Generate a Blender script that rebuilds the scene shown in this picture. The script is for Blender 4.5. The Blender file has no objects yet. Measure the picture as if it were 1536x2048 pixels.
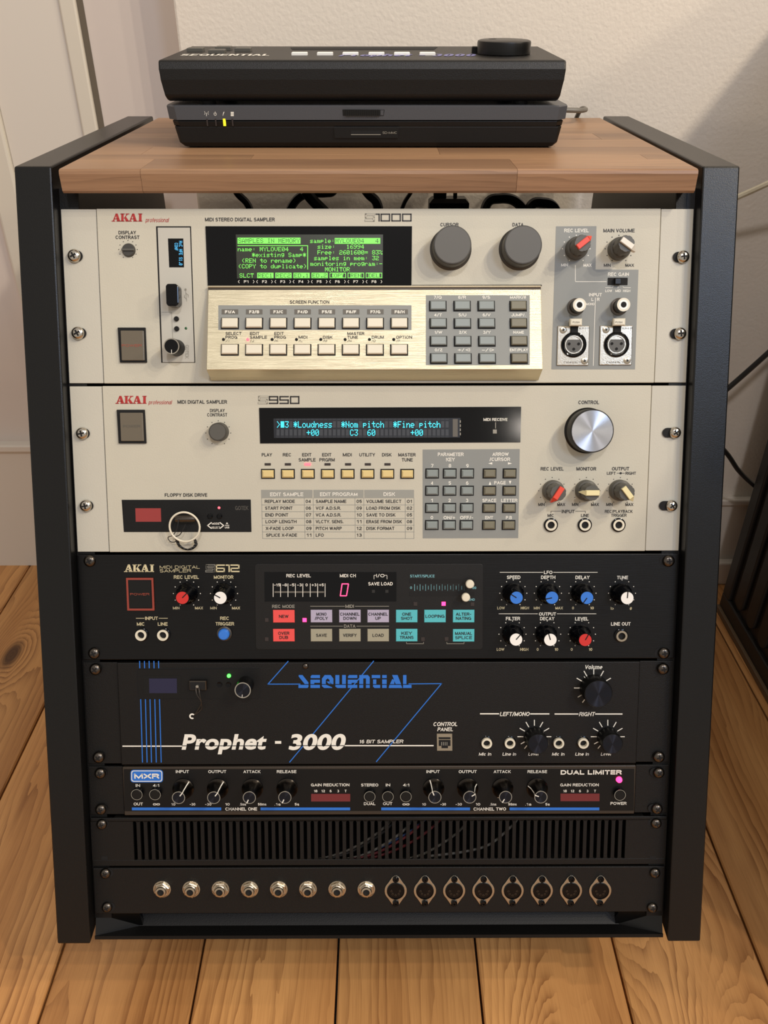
import bpy, math, random
from mathutils import Vector, Matrix
random.seed(7)
# ------------------------------------------------------------------ camera, world, lights, exposure
SC = bpy.context.scene
COL = SC.collection
ZF = 0.182                      # level of the floor in the calibration frame
FPX, YAW, PITCH, ROLL = 1588.5, 0.0044, 0.5692, 0.0005
CAM = Vector((0.0021, -0.3845, 0.9611 - ZF))
_fw = Vector((math.sin(YAW)*math.cos(PITCH), math.cos(YAW)*math.cos(PITCH), -math.sin(PITCH)))
_r = _fw.cross(Vector((0, 0, 1))).normalized()
_u = _r.cross(_fw)
CR = _r*math.cos(ROLL) + _u*math.sin(ROLL)
CU = -_r*math.sin(ROLL) + _u*math.cos(ROLL)
cd = bpy.data.cameras.new('camera'); cam = bpy.data.objects.new('camera', cd); COL.objects.link(cam)
cam.matrix_world = Matrix(((CR.x, CU.x, -_fw.x, CAM.x), (CR.y, CU.y, -_fw.y, CAM.y), (CR.z, CU.z, -_fw.z, CAM.z), (0, 0, 0, 1)))
cd.sensor_fit = 'HORIZONTAL'; cd.sensor_width = 36; cd.lens = FPX/1536*36; cd.clip_start = 0.02; cd.clip_end = 30
SC.camera = cam
SC.view_settings.view_transform = 'Standard'; SC.view_settings.look = 'None'
SC.view_settings.gamma = 1; SC.view_settings.use_curve_mapping = False
SC.view_settings.exposure = 0.20
wd = bpy.data.worlds.new('room_light'); SC.world = wd; wd.use_nodes = True
wd.node_tree.nodes['Background'].inputs[0].default_value = (1.0, 0.91, 0.80, 1)
wd.node_tree.nodes['Background'].inputs[1].default_value = 0.45
def lamp(name, loc, target, size, power, color, spread=None):
    l = bpy.data.lights.new(name, 'AREA'); l.shape = 'DISK'; l.size = size; l.energy = power; l.color = color
    o = bpy.data.objects.new(name, l); COL.objects.link(o); o.location = loc
    o.rotation_euler = (Vector(target) - Vector(loc)).to_track_quat('-Z', 'Y').to_euler()
    if spread: l.spread = spread
    return o
WARM = (1.0, 0.87, 0.70)
# a ceiling fitting with four small spots, to the right and in front of the rack
for i, (x, y, z, p) in enumerate([(1.45, -1.0, 2.3, 10.5), (1.5, -.75, 2.3, 10), (1.42, -.45, 2.3, 6.5), (1.5, 0.0, 2.3, 4.5)]):
    lamp('ceiling_spot', (x, y, z), (0, .3, .45), 0.05, p, WARM)
# a cooler overhead lamp in the middle of the room
lamp('ceiling_lamp', (0.1, -1.25, 2.3), (0, .3, .5), 0.14, 10, (0.97, 0.93, 0.95))
# a standing lamp off to the right, near the wall
lamp('standing_lamp', (2.0, -.35, 1.82), (0, .5, .5), 0.16, 9, WARM)
# a far room lamp whose image shows in the glossy display windows
lamp('wall_lamp', (0.78, -3.2, 2.05), (0, .3, .5), 0.045, 0.9, (1.0, 0.9, 0.8))
# pale bluish ceiling panel to the right, mirrored in the right post
lamp('ceiling_panel', (1.36, -2.0, 2.3), (.26, .2, .6), 0.6, 13, (0.5, 0.68, 1.0))

# ------------------------------------------------------------------ materials
def srgb(r, g, b):
    f = lambda c: (c/255/12.92) if c/255 <= .04045 else ((c/255+.055)/1.055)**2.4
    return (f(r), f(g), f(b), 1)
MATS = {}
def mat(name, col, rough=.5, metal=0, emit=None, es=0, coat=0, bump=0, bscale=400, var=0, vscale=30, spec=.5, stretch=(1, 1, 1), aniso=0, detail=4, radial=False):
    if name in MATS: return MATS[name]
    m = bpy.data.materials.new(name); m.use_nodes = True; N = m.node_tree; b = N.nodes['Principled BSDF']
    b.inputs['Base Color'].default_value = col; b.inputs['Roughness'].default_value = rough; b.inputs['Metallic'].default_value = metal
    b.inputs['Specular IOR Level'].default_value = spec
    if coat: b.inputs['Coat Weight'].default_value = coat; b.inputs['Coat Roughness'].default_value = .08
    if emit: b.inputs['Emission Color'].default_value = emit; b.inputs['Emission Strength'].default_value = es
    if aniso: b.inputs['Anisotropic'].default_value = aniso
    if radial:
        b.inputs['Anisotropic Rotation'].default_value = .25; t = N.nodes.new('ShaderNodeTangent'); t.direction_type = 'RADIAL'; t.axis = 'Z'; N.links.new(t.outputs[0], b.inputs['Tangent'])
    if bump or var:
        tc = N.nodes.new('ShaderNodeTexCoord'); mp = N.nodes.new('ShaderNodeMapping'); mp.inputs['Scale'].default_value = stretch
        N.links.new(tc.outputs['Object'], mp.inputs[0])
    if bump:
        n = N.nodes.new('ShaderNodeTexNoise'); n.inputs['Scale'].default_value = bscale; n.inputs['Detail'].default_value = detail
        N.links.new(mp.outputs[0], n.inputs['Vector'])
        bp = N.nodes.new('ShaderNodeBump'); bp.inputs['Strength'].default_value = bump; bp.inputs['Distance'].default_value = .001
        N.links.new(n.outputs['Fac'], bp.inputs['Height']); N.links.new(bp.outputs[0], b.inputs['Normal'])
    if var:
        n = N.nodes.new('ShaderNodeTexNoise'); n.inputs['Scale'].default_value = vscale; n.inputs['Detail'].default_value = 5
        N.links.new(mp.outputs[0], n.inputs['Vector'])
        mx = N.nodes.new('ShaderNodeMix'); mx.data_type = 'RGBA'
        mx.inputs['A'].default_value = [c*(1-var) for c in col[:3]]+[1]; mx.inputs['B'].default_value = [min(1, c*(1+var)) for c in col[:3]]+[1]
        N.links.new(n.outputs['Fac'], mx.inputs['Factor']); N.links.new(mx.outputs['Result'], b.inputs['Base Color'])
    MATS[name] = m; return m

def wood(name, dark, light, line, rough, ringscale, freq, knots=0, axis=1, amp=.5, across=2.4, K=26.0, lc=.45):
    """Planed timber: growth rings cut lengthwise, fine pores, optional knots."""
    m = bpy.data.materials.new(name); m.use_nodes = True; N = m.node_tree; b = N.nodes['Principled BSDF']; L = N.links.new
    tc = N.nodes.new('ShaderNodeTexCoord'); oi = N.nodes.new('ShaderNodeObjectInfo')
    off = N.nodes.new('ShaderNodeVectorMath'); off.operation = 'SCALE'; off.inputs['Scale'].default_value = 37.0
    cx = N.nodes.new('ShaderNodeCombineXYZ')
    for i in range(3): L(oi.outputs['Random'], cx.inputs[i])
    L(cx.outputs[0], off.inputs[0])
    def v(scale):
        mp = N.nodes.new('ShaderNodeMapping'); mp.inputs['Scale'].default_value = scale; L(tc.outputs['Object'], mp.inputs[0])
        ad = N.nodes.new('ShaderNodeVectorMath'); L(mp.outputs[0], ad.inputs[0]); L(off.outputs[0], ad.inputs[1]); return ad.outputs[0]
    s = (1, ringscale, 1) if axis == 1 else (ringscale, 1, 1)
    def mth(op, a, bb=None, c=None):
        n = N.nodes.new('ShaderNodeMath'); n.operation = op
        for i, q in enumerate((a, bb, c)):
            if q is None: continue
            if isinstance(q, (int, float)): n.inputs[i].default_value = q
            else: L(q, n.inputs[i])
        return n.outputs[0]
    n1 = N.nodes.new('ShaderNodeTexNoise'); n1.inputs['Scale'].default_value = freq; n1.inputs['Detail'].default_value = 1.5; n1.inputs['Roughness'].default_value = .4; L(v(s), n1.inputs['Vector'])
    sp = N.nodes.new('ShaderNodeSeparateXYZ'); L(tc.outputs['Object'], sp.inputs[0])
    lin = sp.outputs['X'] if axis == 1 else mth('ADD', sp.outputs['Y'], sp.outputs['Z'])
    fld = mth('ADD', mth('MULTIPLY', n1.outputs['Fac'], amp), mth('MULTIPLY', lin, across))
    nd = N.nodes.new('ShaderNodeTexNoise'); nd.inputs['Scale'].default_value = freq*5; nd.inputs['Detail'].default_value = 3; L(v((1, ringscale*1.2, 1) if axis == 1 else (ringscale*1.2, 1, 1)), nd.inputs['Vector'])
    fld = mth('ADD', fld, mth('MULTIPLY', mth('SUBTRACT', nd.outputs['Fac'], .5), .09))
    kn = None
    if knots:
        vo = N.nodes.new('ShaderNodeTexVoronoi'); vo.voronoi_dimensions = '2D'; vo.inputs['Scale'].default_value = knots; vo.inputs['Randomness'].default_value = 1
        L(v((1, .42, .02)), vo.inputs['Vector']); kn = vo.outputs['Distance']
        bulge = mth('POWER', mth('SUBTRACT', 1.0, mth('MINIMUM', mth('MULTIPLY', kn, 3.2), 1.0)), 2.0)
        fld = mth('ADD', fld, mth('MULTIPLY', bulge, .35))
    rings = mth('FRACT', mth('MULTIPLY', fld, K))
    saw = mth('POWER', rings, 2.2)
    n2 = N.nodes.new('ShaderNodeTexNoise'); n2.inputs['Scale'].default_value = 2500; n2.inputs['Detail'].default_value = 2
    L(v((.35, .012, .35) if axis == 1 else (.012, .35, .35)), n2.inputs['Vector'])
    n3 = N.nodes.new('ShaderNodeTexNoise'); n3.inputs['Scale'].default_value = 14; n3.inputs['Detail'].default_value = 3; L(v(s), n3.inputs['Vector'])
    n4 = N.nodes.new('ShaderNodeTexNoise'); n4.inputs['Scale'].default_value = 30; n4.inputs['Detail'].default_value = 4; L(v(s), n4.inputs['Vector'])
    nm = mth('MINIMUM', mth('MAXIMUM', mth('MULTIPLY', mth('SUBTRACT', n4.outputs['Fac'], .28), 2.4), 0.0), 1.0)
    mx = N.nodes.new('ShaderNodeMix'); mx.data_type = 'RGBA'; mx.inputs['A'].default_value = light; mx.inputs['B'].default_value = dark
    L(mth('MINIMUM', mth('MULTIPLY_ADD', mth('SUBTRACT', n3.outputs['Fac'], .42), 2.6, 0.0), 1.0), mx.inputs['Factor'])
    m2 = N.nodes.new('ShaderNodeMix'); m2.data_type = 'RGBA'; L(mx.outputs['Result'], m2.inputs['A']); m2.inputs['B'].default_value = line
    L(mth('ADD', mth('MULTIPLY', mth('MULTIPLY', saw, nm), lc), mth('MULTIPLY', mth('SUBTRACT', n2.outputs['Fac'], .45), .5)), m2.inputs['Factor'])
    out = m2.outputs['Result']
    if knots:
        m3 = N.nodes.new('ShaderNodeMix'); m3.data_type = 'RGBA'; L(out, m3.inputs['A']); m3.inputs['B'].default_value = (.055, .022, .01, 1)
        L(mth('MINIMUM', mth('MULTIPLY', mth('MAXIMUM', mth('SUBTRACT', .07, kn), 0.0), 22.0), .9), m3.inputs['Factor']); out = m3.outputs['Result']
    hsv = N.nodes.new('ShaderNodeHueSaturation'); L(out, hsv.inputs['Color']); L(mth('MULTIPLY_ADD', oi.outputs['Random'], .3, .85), hsv.inputs['Value'])
    L(hsv.outputs[0], b.inputs['Base Color']); b.inputs['Roughness'].default_value = rough; b.inputs['Specular IOR Level'].default_value = .4
    bp = N.nodes.new('ShaderNodeBump'); bp.inputs['Strength'].default_value = .15; bp.inputs['Distance'].default_value = .0006
    L(n2.outputs['Fac'], bp.inputs['Height']); L(bp.outputs[0], b.inputs['Normal'])
    MATS[name] = m; return m

PINE = wood('pine_floorboard', srgb(164, 108, 58), srgb(208, 153, 94), srgb(108, 60, 28), .34, .10, 8.0, knots=4.6, amp=.5, across=2.4, K=34, lc=.8)
WALN = wood('oiled_hardwood', srgb(118, 88, 68), srgb(170, 132, 98), srgb(80, 54, 38), .38, .08, 14, axis=0, amp=.4, across=7.0, K=28, lc=.55)
mat('wall_plaster', srgb(226, 216, 202), .85, bump=.5, bscale=230, detail=2)
mat('wall_paint', srgb(214, 202, 192), .7, bump=.15, bscale=60)
mat('gloss_paint', srgb(216, 208, 196), .35)
mat('old_cream_paint', srgb(212, 204, 188), .6)
mat('shadow_gap', srgb(104, 94, 80), .9)
mat('powder_black', srgb(9, 9, 9), .33, spec=.4, bump=.12, bscale=1500, detail=2)
mat('steel_black', srgb(9, 9, 9), .5, spec=.3, bump=.2, bscale=1200)
mat('void_black', srgb(7, 7, 8), .8)
mat('beige_paint', srgb(194, 189, 172), .5, bump=.12, bscale=900, var=.035, vscale=45)
mat('beige_ear', srgb(193, 189, 175), .5, bump=.1, bscale=900, var=.03, vscale=40)
mat('grey_print', srgb(136, 138, 134), .5)
mat('bezel_grey', srgb(186, 183, 172), .5, var=.02)
mat('gloss_black', srgb(5, 6, 9), .1, spec=.3)
mat('lcd_dark', srgb(38, 44, 30), .35)
mat('satin_black', srgb(8, 8, 8), .35, spec=.4)
mat('dark_plastic', srgb(11, 11, 11), .45, spec=.35, bump=.1, bscale=2500)
mat('device_black', srgb(14, 13, 12), .42, spec=.4, bump=.25, bscale=1700, detail=2)
mat('lid_grey', srgb(70, 71, 75), .4, bump=.15, bscale=2500)
mat('knob_grey', srgb(84, 82, 76), .45)
mat('knob_dark_grey', srgb(62, 60, 56), .4)
mat('key_cream', srgb(218, 211, 192), .4)
mat('key_yellow', srgb(220, 197, 136), .4)
mat('key_blue_grey', srgb(136, 144, 142), .4)
mat('key_brown_grey', srgb(120, 116, 98), .4)
mat('switch_grey', srgb(104, 96, 82), .3)
mat('alu_brushed', srgb(216, 206, 176), .36, metal=.85, bump=.25, bscale=500, stretch=(.03, 6, 1), var=.05, vscale=400)
mat('alu_edge', srgb(188, 178, 152), .4, metal=.6)
mat('spun_alu', srgb(196, 198, 204), .24, metal=1, aniso=.85, radial=True)
mat('spun_dark', srgb(52, 54, 62), .32, metal=1, aniso=.9, radial=True)
mat('cone_black', srgb(64, 60, 56), .25, metal=1)
mat('chrome', srgb(205, 198, 186), .18, metal=1)
mat('dark_chrome', srgb(96, 90, 84), .28, metal=1)
mat('nickel', srgb(196, 184, 164), .28, metal=1, bump=.1, bscale=900)
mat('ivory', srgb(226, 219, 198), .35)
mat('white_plastic', srgb(244, 242, 236), .35)
mat('cap_red', srgb(206, 48, 44), .35)
mat('cap_blue', srgb(52, 120, 214), .35)
mat('pointer_red', srgb(226, 74, 52), .4)
mat('pointer_cream', srgb(232, 220, 168), .4)
mat('pointer_white', srgb(228, 222, 208), .4)
mat('key_red', srgb(236, 82, 78), .45)
mat('key_lilac', srgb(176, 168, 190), .45)
mat('key_sand', srgb(160, 155, 134), .45)
mat('key_cyan', srgb(84, 186, 194), .45)
mat('panel_satin', srgb(4, 4, 5), .36, spec=.35, bump=.12, bscale=600, stretch=(.08, 3, 1))
mat('panel_powder', srgb(12, 11, 10), .5, spec=.35, bump=.3, bscale=1600, detail=2)
mat('panel_inset', srgb(22, 21, 20), .45, spec=.35, bump=.15, bscale=2000)
mat('panel_mxr', srgb(9, 8, 8), .35, spec=.35)
mat('bronze_edge', srgb(70, 62, 54), .35, metal=.5)
mat('window_red', srgb(112, 30, 32), .2, coat=.4)
mat('window_red_bright', srgb(150, 52, 50), .25, coat=.4)
mat('red_frame', srgb(150, 62, 48), .5)
mat('oled_violet', srgb(34, 32, 62), .25)
for n, c in dict(ink_black=(34, 30, 28), ink_white=(238, 234, 222), ink_red=(172, 42, 40), ink_orange=(176, 78, 58), ink_cream=(212, 200, 160),
                 ink_blue=(38, 112, 206), ink_grey=(150, 146, 134), ink_dark=(34, 33, 31), ink_teal=(120, 178, 186), ink_table=(150, 150, 142),
                 ink_panel=(194, 189, 172), ink_faint=(96, 92, 84), ink_violet=(120, 118, 170)).items():
    mat(n, srgb(*c), .5)
def glow(name, col, s): mat(name, (0, 0, 0, 1), .5, emit=srgb(*col), es=s)
glow('lit_green', (140, 255, 100), 1.0); glow('lit_cyan', (70, 222, 240), 1.4); glow('lit_oled', (90, 200, 255), 1.2)
glow('led_red', (255, 70, 80), 4); glow('led_magenta', (255, 50, 110), 4); glow('led_green', (60, 255, 60), 6); glow('led_yellow', (255, 230, 40), 1.3)
glow('lit_digit', (255, 70, 120), 2.2)
mat('led_off', srgb(52, 44, 42), .3); mat('led_off_green', srgb(40, 84, 48), .3)
mat('vfd_cell', srgb(58, 62, 68), .5); mat('vfd_field', srgb(24, 28, 36), .4)
mat('cable_black', srgb(20, 20, 20), .45); mat('cable_white', srgb(214, 204, 178), .5); mat('wire_red', srgb(96, 24, 28), .5); mat('wire_blue', srgb(30, 56, 100), .5); mat('wire_grey', srgb(104, 100, 92), .5)
mat('rubber', srgb(24, 24, 24), .8); mat('cabinet_black', srgb(30, 27, 24), .5); mat('cabinet_edge', srgb(92, 74, 54), .45)

# ------------------------------------------------------------------ mesh building
class MB:
    def __init__(s): s.v = []; s.f = []
    def add(s, v, f):
        n = len(s.v); s.v += v; s.f += [tuple(i+n for i in q) for q in f]; return s
    def box(s, x0, x1, y0, y1, z0, z1, c=0):
        """box with its upper rim chamfered by c"""
        if c:
            v = [(x0, y0, z0), (x1, y0, z0), (x1, y1, z0), (x0, y1, z0), (x0, y0, z1-c), (x1, y0, z1-c), (x1, y1, z1-c), (x0, y1, z1-c),
                 (x0+c, y0+c, z1), (x1-c, y0+c, z1), (x1-c, y1-c, z1), (x0+c, y1-c, z1)]
            f = [(3, 2, 1, 0)]+[(i, (i+1) % 4, (i+1) % 4+4, i+4) for i in range(4)]+[(i+4, (i+1) % 4+4, (i+1) % 4+8, i+8) for i in range(4)]+[(8, 9, 10, 11)]
        else:
            v = [(x0, y0, z0), (x1, y0, z0), (x1, y1, z0), (x0, y1, z0), (x0, y0, z1), (x1, y0, z1), (x1, y1, z1), (x0, y1, z1)]
            f = [(3, 2, 1, 0), (4, 5, 6, 7)]+[(i, (i+1) % 4, (i+1) % 4+4, i+4) for i in range(4)]
        return s.add(v, f)
    def prism(s, P, z0, z1, flip=False):
        n = len(P); a = sum(P[i][0]*P[(i+1) % n][1]-P[(i+1) % n][0]*P[i][1] for i in range(n))
        if a < 0: P = P[::-1]
        v = [(p[0], p[1], z0) for p in P]+[(p[0], p[1], z1) for p in P]
        return s.add(v, [tuple(range(n))[::-1], tuple(range(n, 2*n))]+[(i, (i+1) % n, (i+1) % n+n, i+n) for i in range(n)])
    def flat(s, P, z=0):
        n = len(P); a = sum(P[i][0]*P[(i+1) % n][1]-P[(i+1) % n][0]*P[i][1] for i in range(n))
        if a < 0: P = P[::-1]
        return s.add([(p[0], p[1], z) for p in P], [tuple(range(n))])
    def lathe(s, prof, seg=32, cx=0, cy=0, flute=None):
        """prof: (radius, z) from bottom outwards to top; closes at r=0"""
        v = []; f = []; rings = []
        for r, z in prof:
            if r == 0: rings.append([len(v)]); v.append((cx, cy, z))
            else:
                k = len(v); rings.append(list(range(k, k+seg)))
                for i in range(seg):
                    a = 2*math.pi*i/seg; rr = r*(1-(flute if (flute and i % 4 == 0) else 0)); v.append((cx+rr*math.cos(a), cy+rr*math.sin(a), z))
        for A, B in zip(rings, rings[1:]):
            for i in range(seg):
                j = (i+1) % seg
                if len(A) == 1 and len(B) == 1: continue
                if len(A) == 1: f.append((A[0], B[j], B[i])[::-1])
                elif len(B) == 1: f.append((A[i], A[j], B[0]))
                else: f.append((A[i], A[j], B[j], B[i]))
        return s.add(v, f)
    def ring(s, cx, cy, r0, r1, z, seg=28, a0=0, a1=360):
        v = []; f = []; n = seg
        for i in range(n+1):
            a = math.radians(a0+(a1-a0)*i/n); v += [(cx+r0*math.cos(a), cy+r0*math.sin(a), z), (cx+r1*math.cos(a), cy+r1*math.sin(a), z)]
        for i in range(n): f.append((2*i, 2*i+1, 2*i+3, 2*i+2))
        return s.add(v, f)
    def disc(s, cx, cy, r, z, seg=16): return s.flat([(cx+r*math.cos(2*math.pi*i/seg), cy+r*math.sin(2*math.pi*i/seg)) for i in range(seg)], z)
    def tube(s, P, r, seg=8, closed=False):
        P = [Vector(p) for p in P]; n = len(P); v = []; f = []
        up = None
        for i, p in enumerate(P):
            t = ((P[(i+1) % n]-P[i-1]) if closed else (P[min(i+1, n-1)]-P[max(i-1, 0)])).normalized()
            if up is None: up = t.orthogonal().normalized()
            up = (up-t*up.dot(t)).normalized(); b = t.cross(up)
            for k in range(seg): a = 2*math.pi*k/seg; v.append(tuple(p+(up*math.cos(a)+b*math.sin(a))*r))
        m = n if closed else n-1
        for i in range(m):
            for k in range(seg): j = (i+1) % n; f.append((i*seg+k, i*seg+(k+1) % seg, j*seg+(k+1) % seg, j*seg+k))
        if not closed: f += [tuple(range(seg))[::-1], tuple(range((n-1)*seg, n*seg))]
        return s.add(v, f)
    def mesh(s, name, m, smooth=False):
        me = bpy.data.meshes.new(name); me.from_pydata(s.v, [], s.f); me.materials.append(MATS[m] if isinstance(m, str) else m)
        if smooth:
            me.polygons.foreach_set('use_smooth', [True]*len(me.polygons))
            try: me.set_sharp_from_angle(angle=math.radians(35))
            except Exception: pass
        me.update(); return me
def obj(name, me, parent=None, loc=(0, 0, 0), rot=0, label=None, bevel=0):
    o = bpy.data.objects.new(name, me); COL.objects.link(o)
    if parent: o.parent = parent
    o.location = loc
    if rot: o.rotation_euler = (0, 0, rot)
    if label: o['label'] = label
    if bevel:
        b = o.modifiers.new('edge', 'BEVEL'); b.width = bevel; b.segments = 2; b.limit_method = 'ANGLE'
    return o
def tag(o, label, cat, group=None):
    o['label'] = label; o['category'] = cat
    if group: o['group'] = group
    return o
def struct(o): o['kind'] = 'structure'; return o
def thing(name, label, cat, loc=(0, 0, 0), group=None):
    o = bpy.data.objects.new(name, None); COL.objects.link(o); o.location = loc; o.empty_display_size = .02; return tag(o, label, cat, group)

# ------------------------------------------------------------------ photograph pixel -> point on a real plane
def ray(px, py): return _fw + CR*((px-768)/FPX) - CU*((py-1024)/FPX)
def on_y(px, py, y): r = ray(px, py); return CAM + r*((y-CAM.y)/r.y)
def on_z(px, py, z): r = ray(px, py); return CAM + r*((z-CAM.z)/r.z)

# ------------------------------------------------------------------ lettering: grotesque capitals drawn as strokes
def A_(cx, cy, rx, ry, a0, a1, n=7): return [(cx+rx*math.cos(math.radians(a0+(a1-a0)*i/n)), cy+ry*math.sin(math.radians(a0+(a1-a0)*i/n))) for i in range(n+1)]
def E_(cx, cy, rx, ry, n=14): return A_(cx, cy, rx, ry, 90, 450, n)
_arch = [(0, .42)]+A_(.5, .42, .5, .30, 180, 0, 6)+[(1, 0)]
SG = {'A': (.74, [[(0, 0), (.5, 1), (1, 0)], [(.2, .3), (.8, .3)]]), 'B': (.66, [[(0, 0), (0, 1), (.55, 1)]+A_(.6, .76, .34, .24, 80, -90)+[(0, .52)], [(.6, .52)]+A_(.62, .26, .38, .26, 80, -80)+[(.5, 0), (0, 0)]]),
      'C': (.74, [A_(.52, .5, .52, .5, 42, 318, 12)]), 'D': (.72, [[(0, 0), (0, 1), (.4, 1)]+A_(.45, .5, .55, .5, 80, -80, 8)+[(.4, 0), (0, 0)]]),
      'E': (.62, [[(1, 1), (0, 1), (0, 0), (1, 0)], [(0, .52), (.9, .52)]]), 'F': (.58, [[(1, 1), (0, 1), (0, 0)], [(0, .5), (.88, .5)]]),
      'G': (.78, [A_(.5, .5, .5, .5, 42, 318, 12)+[(.98, .46), (.55, .46)], [(.98, .46), (.98, 0)]]), 'H': (.72, [[(0, 0), (0, 1)], [(1, 0), (1, 1)], [(0, .52), (1, .52)]]),
      'I': (.15, [[(.5, 0), (.5, 1)]]), 'J': (.52, [[(1, 1), (1, .28)]+A_(.5, .28, .5, .28, -10, -180)]), 'K': (.70, [[(0, 0), (0, 1)], [(.95, 1), (0, .34)], [(.32, .55), (1, 0)]]),
      'L': (.56, [[(0, 1), (0, 0), (1, 0)]]), 'M': (.84, [[(0, 0), (0, 1)], [(1, 0), (1, 1)], [(0, 1), (.5, .02), (1, 1)]]), 'N': (.72, [[(0, 0), (0, 1)], [(1, 0), (1, 1)], [(0, 1), (1, 0)]]),
      'O': (.80, [E_(.5, .5, .5, .5, 16)]), 'P': (.64, [[(0, 0), (0, 1), (.52, 1)]+A_(.58, .74, .42, .26, 80, -80)+[(.52, .48), (0, .48)]]),
      'Q': (.80, [E_(.5, .5, .5, .5, 16), [(.6, .25), (1, -.02)]]), 'R': (.70, [[(0, 0), (0, 1), (.52, 1)]+A_(.58, .75, .4, .25, 80, -80)+[(.52, .5), (0, .5)], [(.62, .5), (.97, 0)]]),
      'S': (.66, [A_(.5, .745, .46, .255, 22, 258, 9)+A_(.5, .255, .5, .265, 80, -160, 9)]), 'T': (.64, [[(0, 1), (1, 1)], [(.5, 1), (.5, 0)]]),
      'U': (.70, [[(0, 1), (0, .35)]+A_(.5, .35, .5, .35, 190, 350)+[(1, .35), (1, 1)]]), 'V': (.70, [[(0, 1), (.5, 0), (1, 1)]]), 'W': (1.0, [[(0, 1), (.26, 0), (.5, 1), (.74, 0), (1, 1)]]),
      'X': (.70, [[(0, 1), (1, 0)], [(0, 0), (1, 1)]]), 'Y': (.70, [[(0, 1), (.5, .45), (1, 1)], [(.5, .45), (.5, 0)]]), 'Z': (.64, [[(0, 1), (1, 1), (0, 0), (1, 0)]]),
      '0': (.56, [E_(.5, .5, .5, .5)]), '1': (.34, [[(.0, .74), (.8, 1), (.8, 0)]]), '2': (.56, [A_(.5, .72, .47, .28, 165, -25)+[(0, 0), (1, 0)]]), '3': (.56, [A_(.48, .76, .42, .24, 160, -70)+[(.4, .52)], [(.4, .52)]+A_(.5, .26, .5, .26, 70, -160)]),
      '4': (.58, [[(.76, 0), (.76, 1), (0, .26), (1, .26)]]), '5': (.56, [[(.92, 1), (.15, 1), (.06, .48)]+A_(.48, .32, .5, .32, 125, -150)]), '6': (.56, [E_(.5, .31, .48, .31), A_(.56, .5, .54, .5, 60, 190)]),
      '7': (.54, [[(0, 1), (1, 1), (.3, 0)]]), '8': (.56, [E_(.5, .755, .42, .245), E_(.5, .26, .5, .26)]), '9': (.56, [E_(.5, .69, .48, .31), A_(.44, .5, .54, .5, 10, -120)]),
      '/': (.36, [[(0, -.06), (1, 1.04)]]), '.': (.10, [[(.5, 0), (.5, .03)]]), '+': (.56, [[(0, .45), (1, .45)], [(.5, .1), (.5, .8)]]), '-': (.36, [[(0, .4), (1, .4)]]), ':': (.10, [[(.5, .1), (.5, .13)], [(.5, .65), (.5, .68)]]),
      '#': (.6, [[(.2, 0), (.35, 1)], [(.65, 0), (.8, 1)], [(0, .66), (1, .7)], [(0, .3), (1, .34)]]), '(': (.22, [A_(1.1, .5, 1.1, .65, 125, 235, 5)]), ')': (.22, [A_(-.1, .5, 1.1, .65, 55, -55, 5)]),
      'a': (.54, [[(1, 0), (1, .72)], E_(.5, .34, .5, .36, 12)]), 'b': (.5, [[(0, 0), (0, 1)], E_(.5, .3, .5, .32, 12)]), 'c': (.52, [A_(.52, .36, .52, .36, 45, 315, 9)]), 'e': (.56, [[(.04, .36), (.98, .36)]+A_(.5, .36, .5, .36, 8, 310, 10)]),
      'f': (.3, [[(.5, 0), (.5, .8), (1, 1)], [(0, .7), (1, .7)]]), 'h': (.54, [[(0, 0), (0, 1)], _arch]), 'i': (.15, [[(.5, 0), (.5, .72)], [(.5, .92), (.5, 1)]]), 'l': (.15, [[(.5, 0), (.5, 1)]]),
      'm': (.84, [[(0, 0), (0, .72)], [(0, .42)]+A_(.25, .45, .25, .27, 180, 0, 5)+[(.5, 0)], [(.5, .42)]+A_(.75, .45, .25, .27, 180, 0, 5)+[(1, 0)]]), 'n': (.54, [[(0, 0), (0, .72)], _arch]), 'o': (.58, [E_(.5, .36, .5, .36, 12)]),
      'p': (.58, [[(0, -.28), (0, .72)], E_(.5, .36, .5, .36, 12)]), 'r': (.34, [[(0, 0), (0, .72)], [(0, .4)]+A_(.8, .4, .8, .32, 170, 80, 4)]), 's': (.48, [A_(.5, .53, .46, .19, 22, 258, 7)+A_(.5, .18, .5, .19, 80, -160, 7)]),
      't': (.32, [[(.35, .96), (.35, .15), (.6, .0), (1, .0)], [(0, .72), (1, .72)]]), 'u': (.54, [[(0, .72), (0, .3)]+A_(.5, .3, .5, .3, 190, 350, 6)+[(1, .3), (1, .72)], [(1, 0), (1, .4)]]), 'v': (.54, [[(0, .72), (.5, 0), (1, .72)]])}
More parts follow.
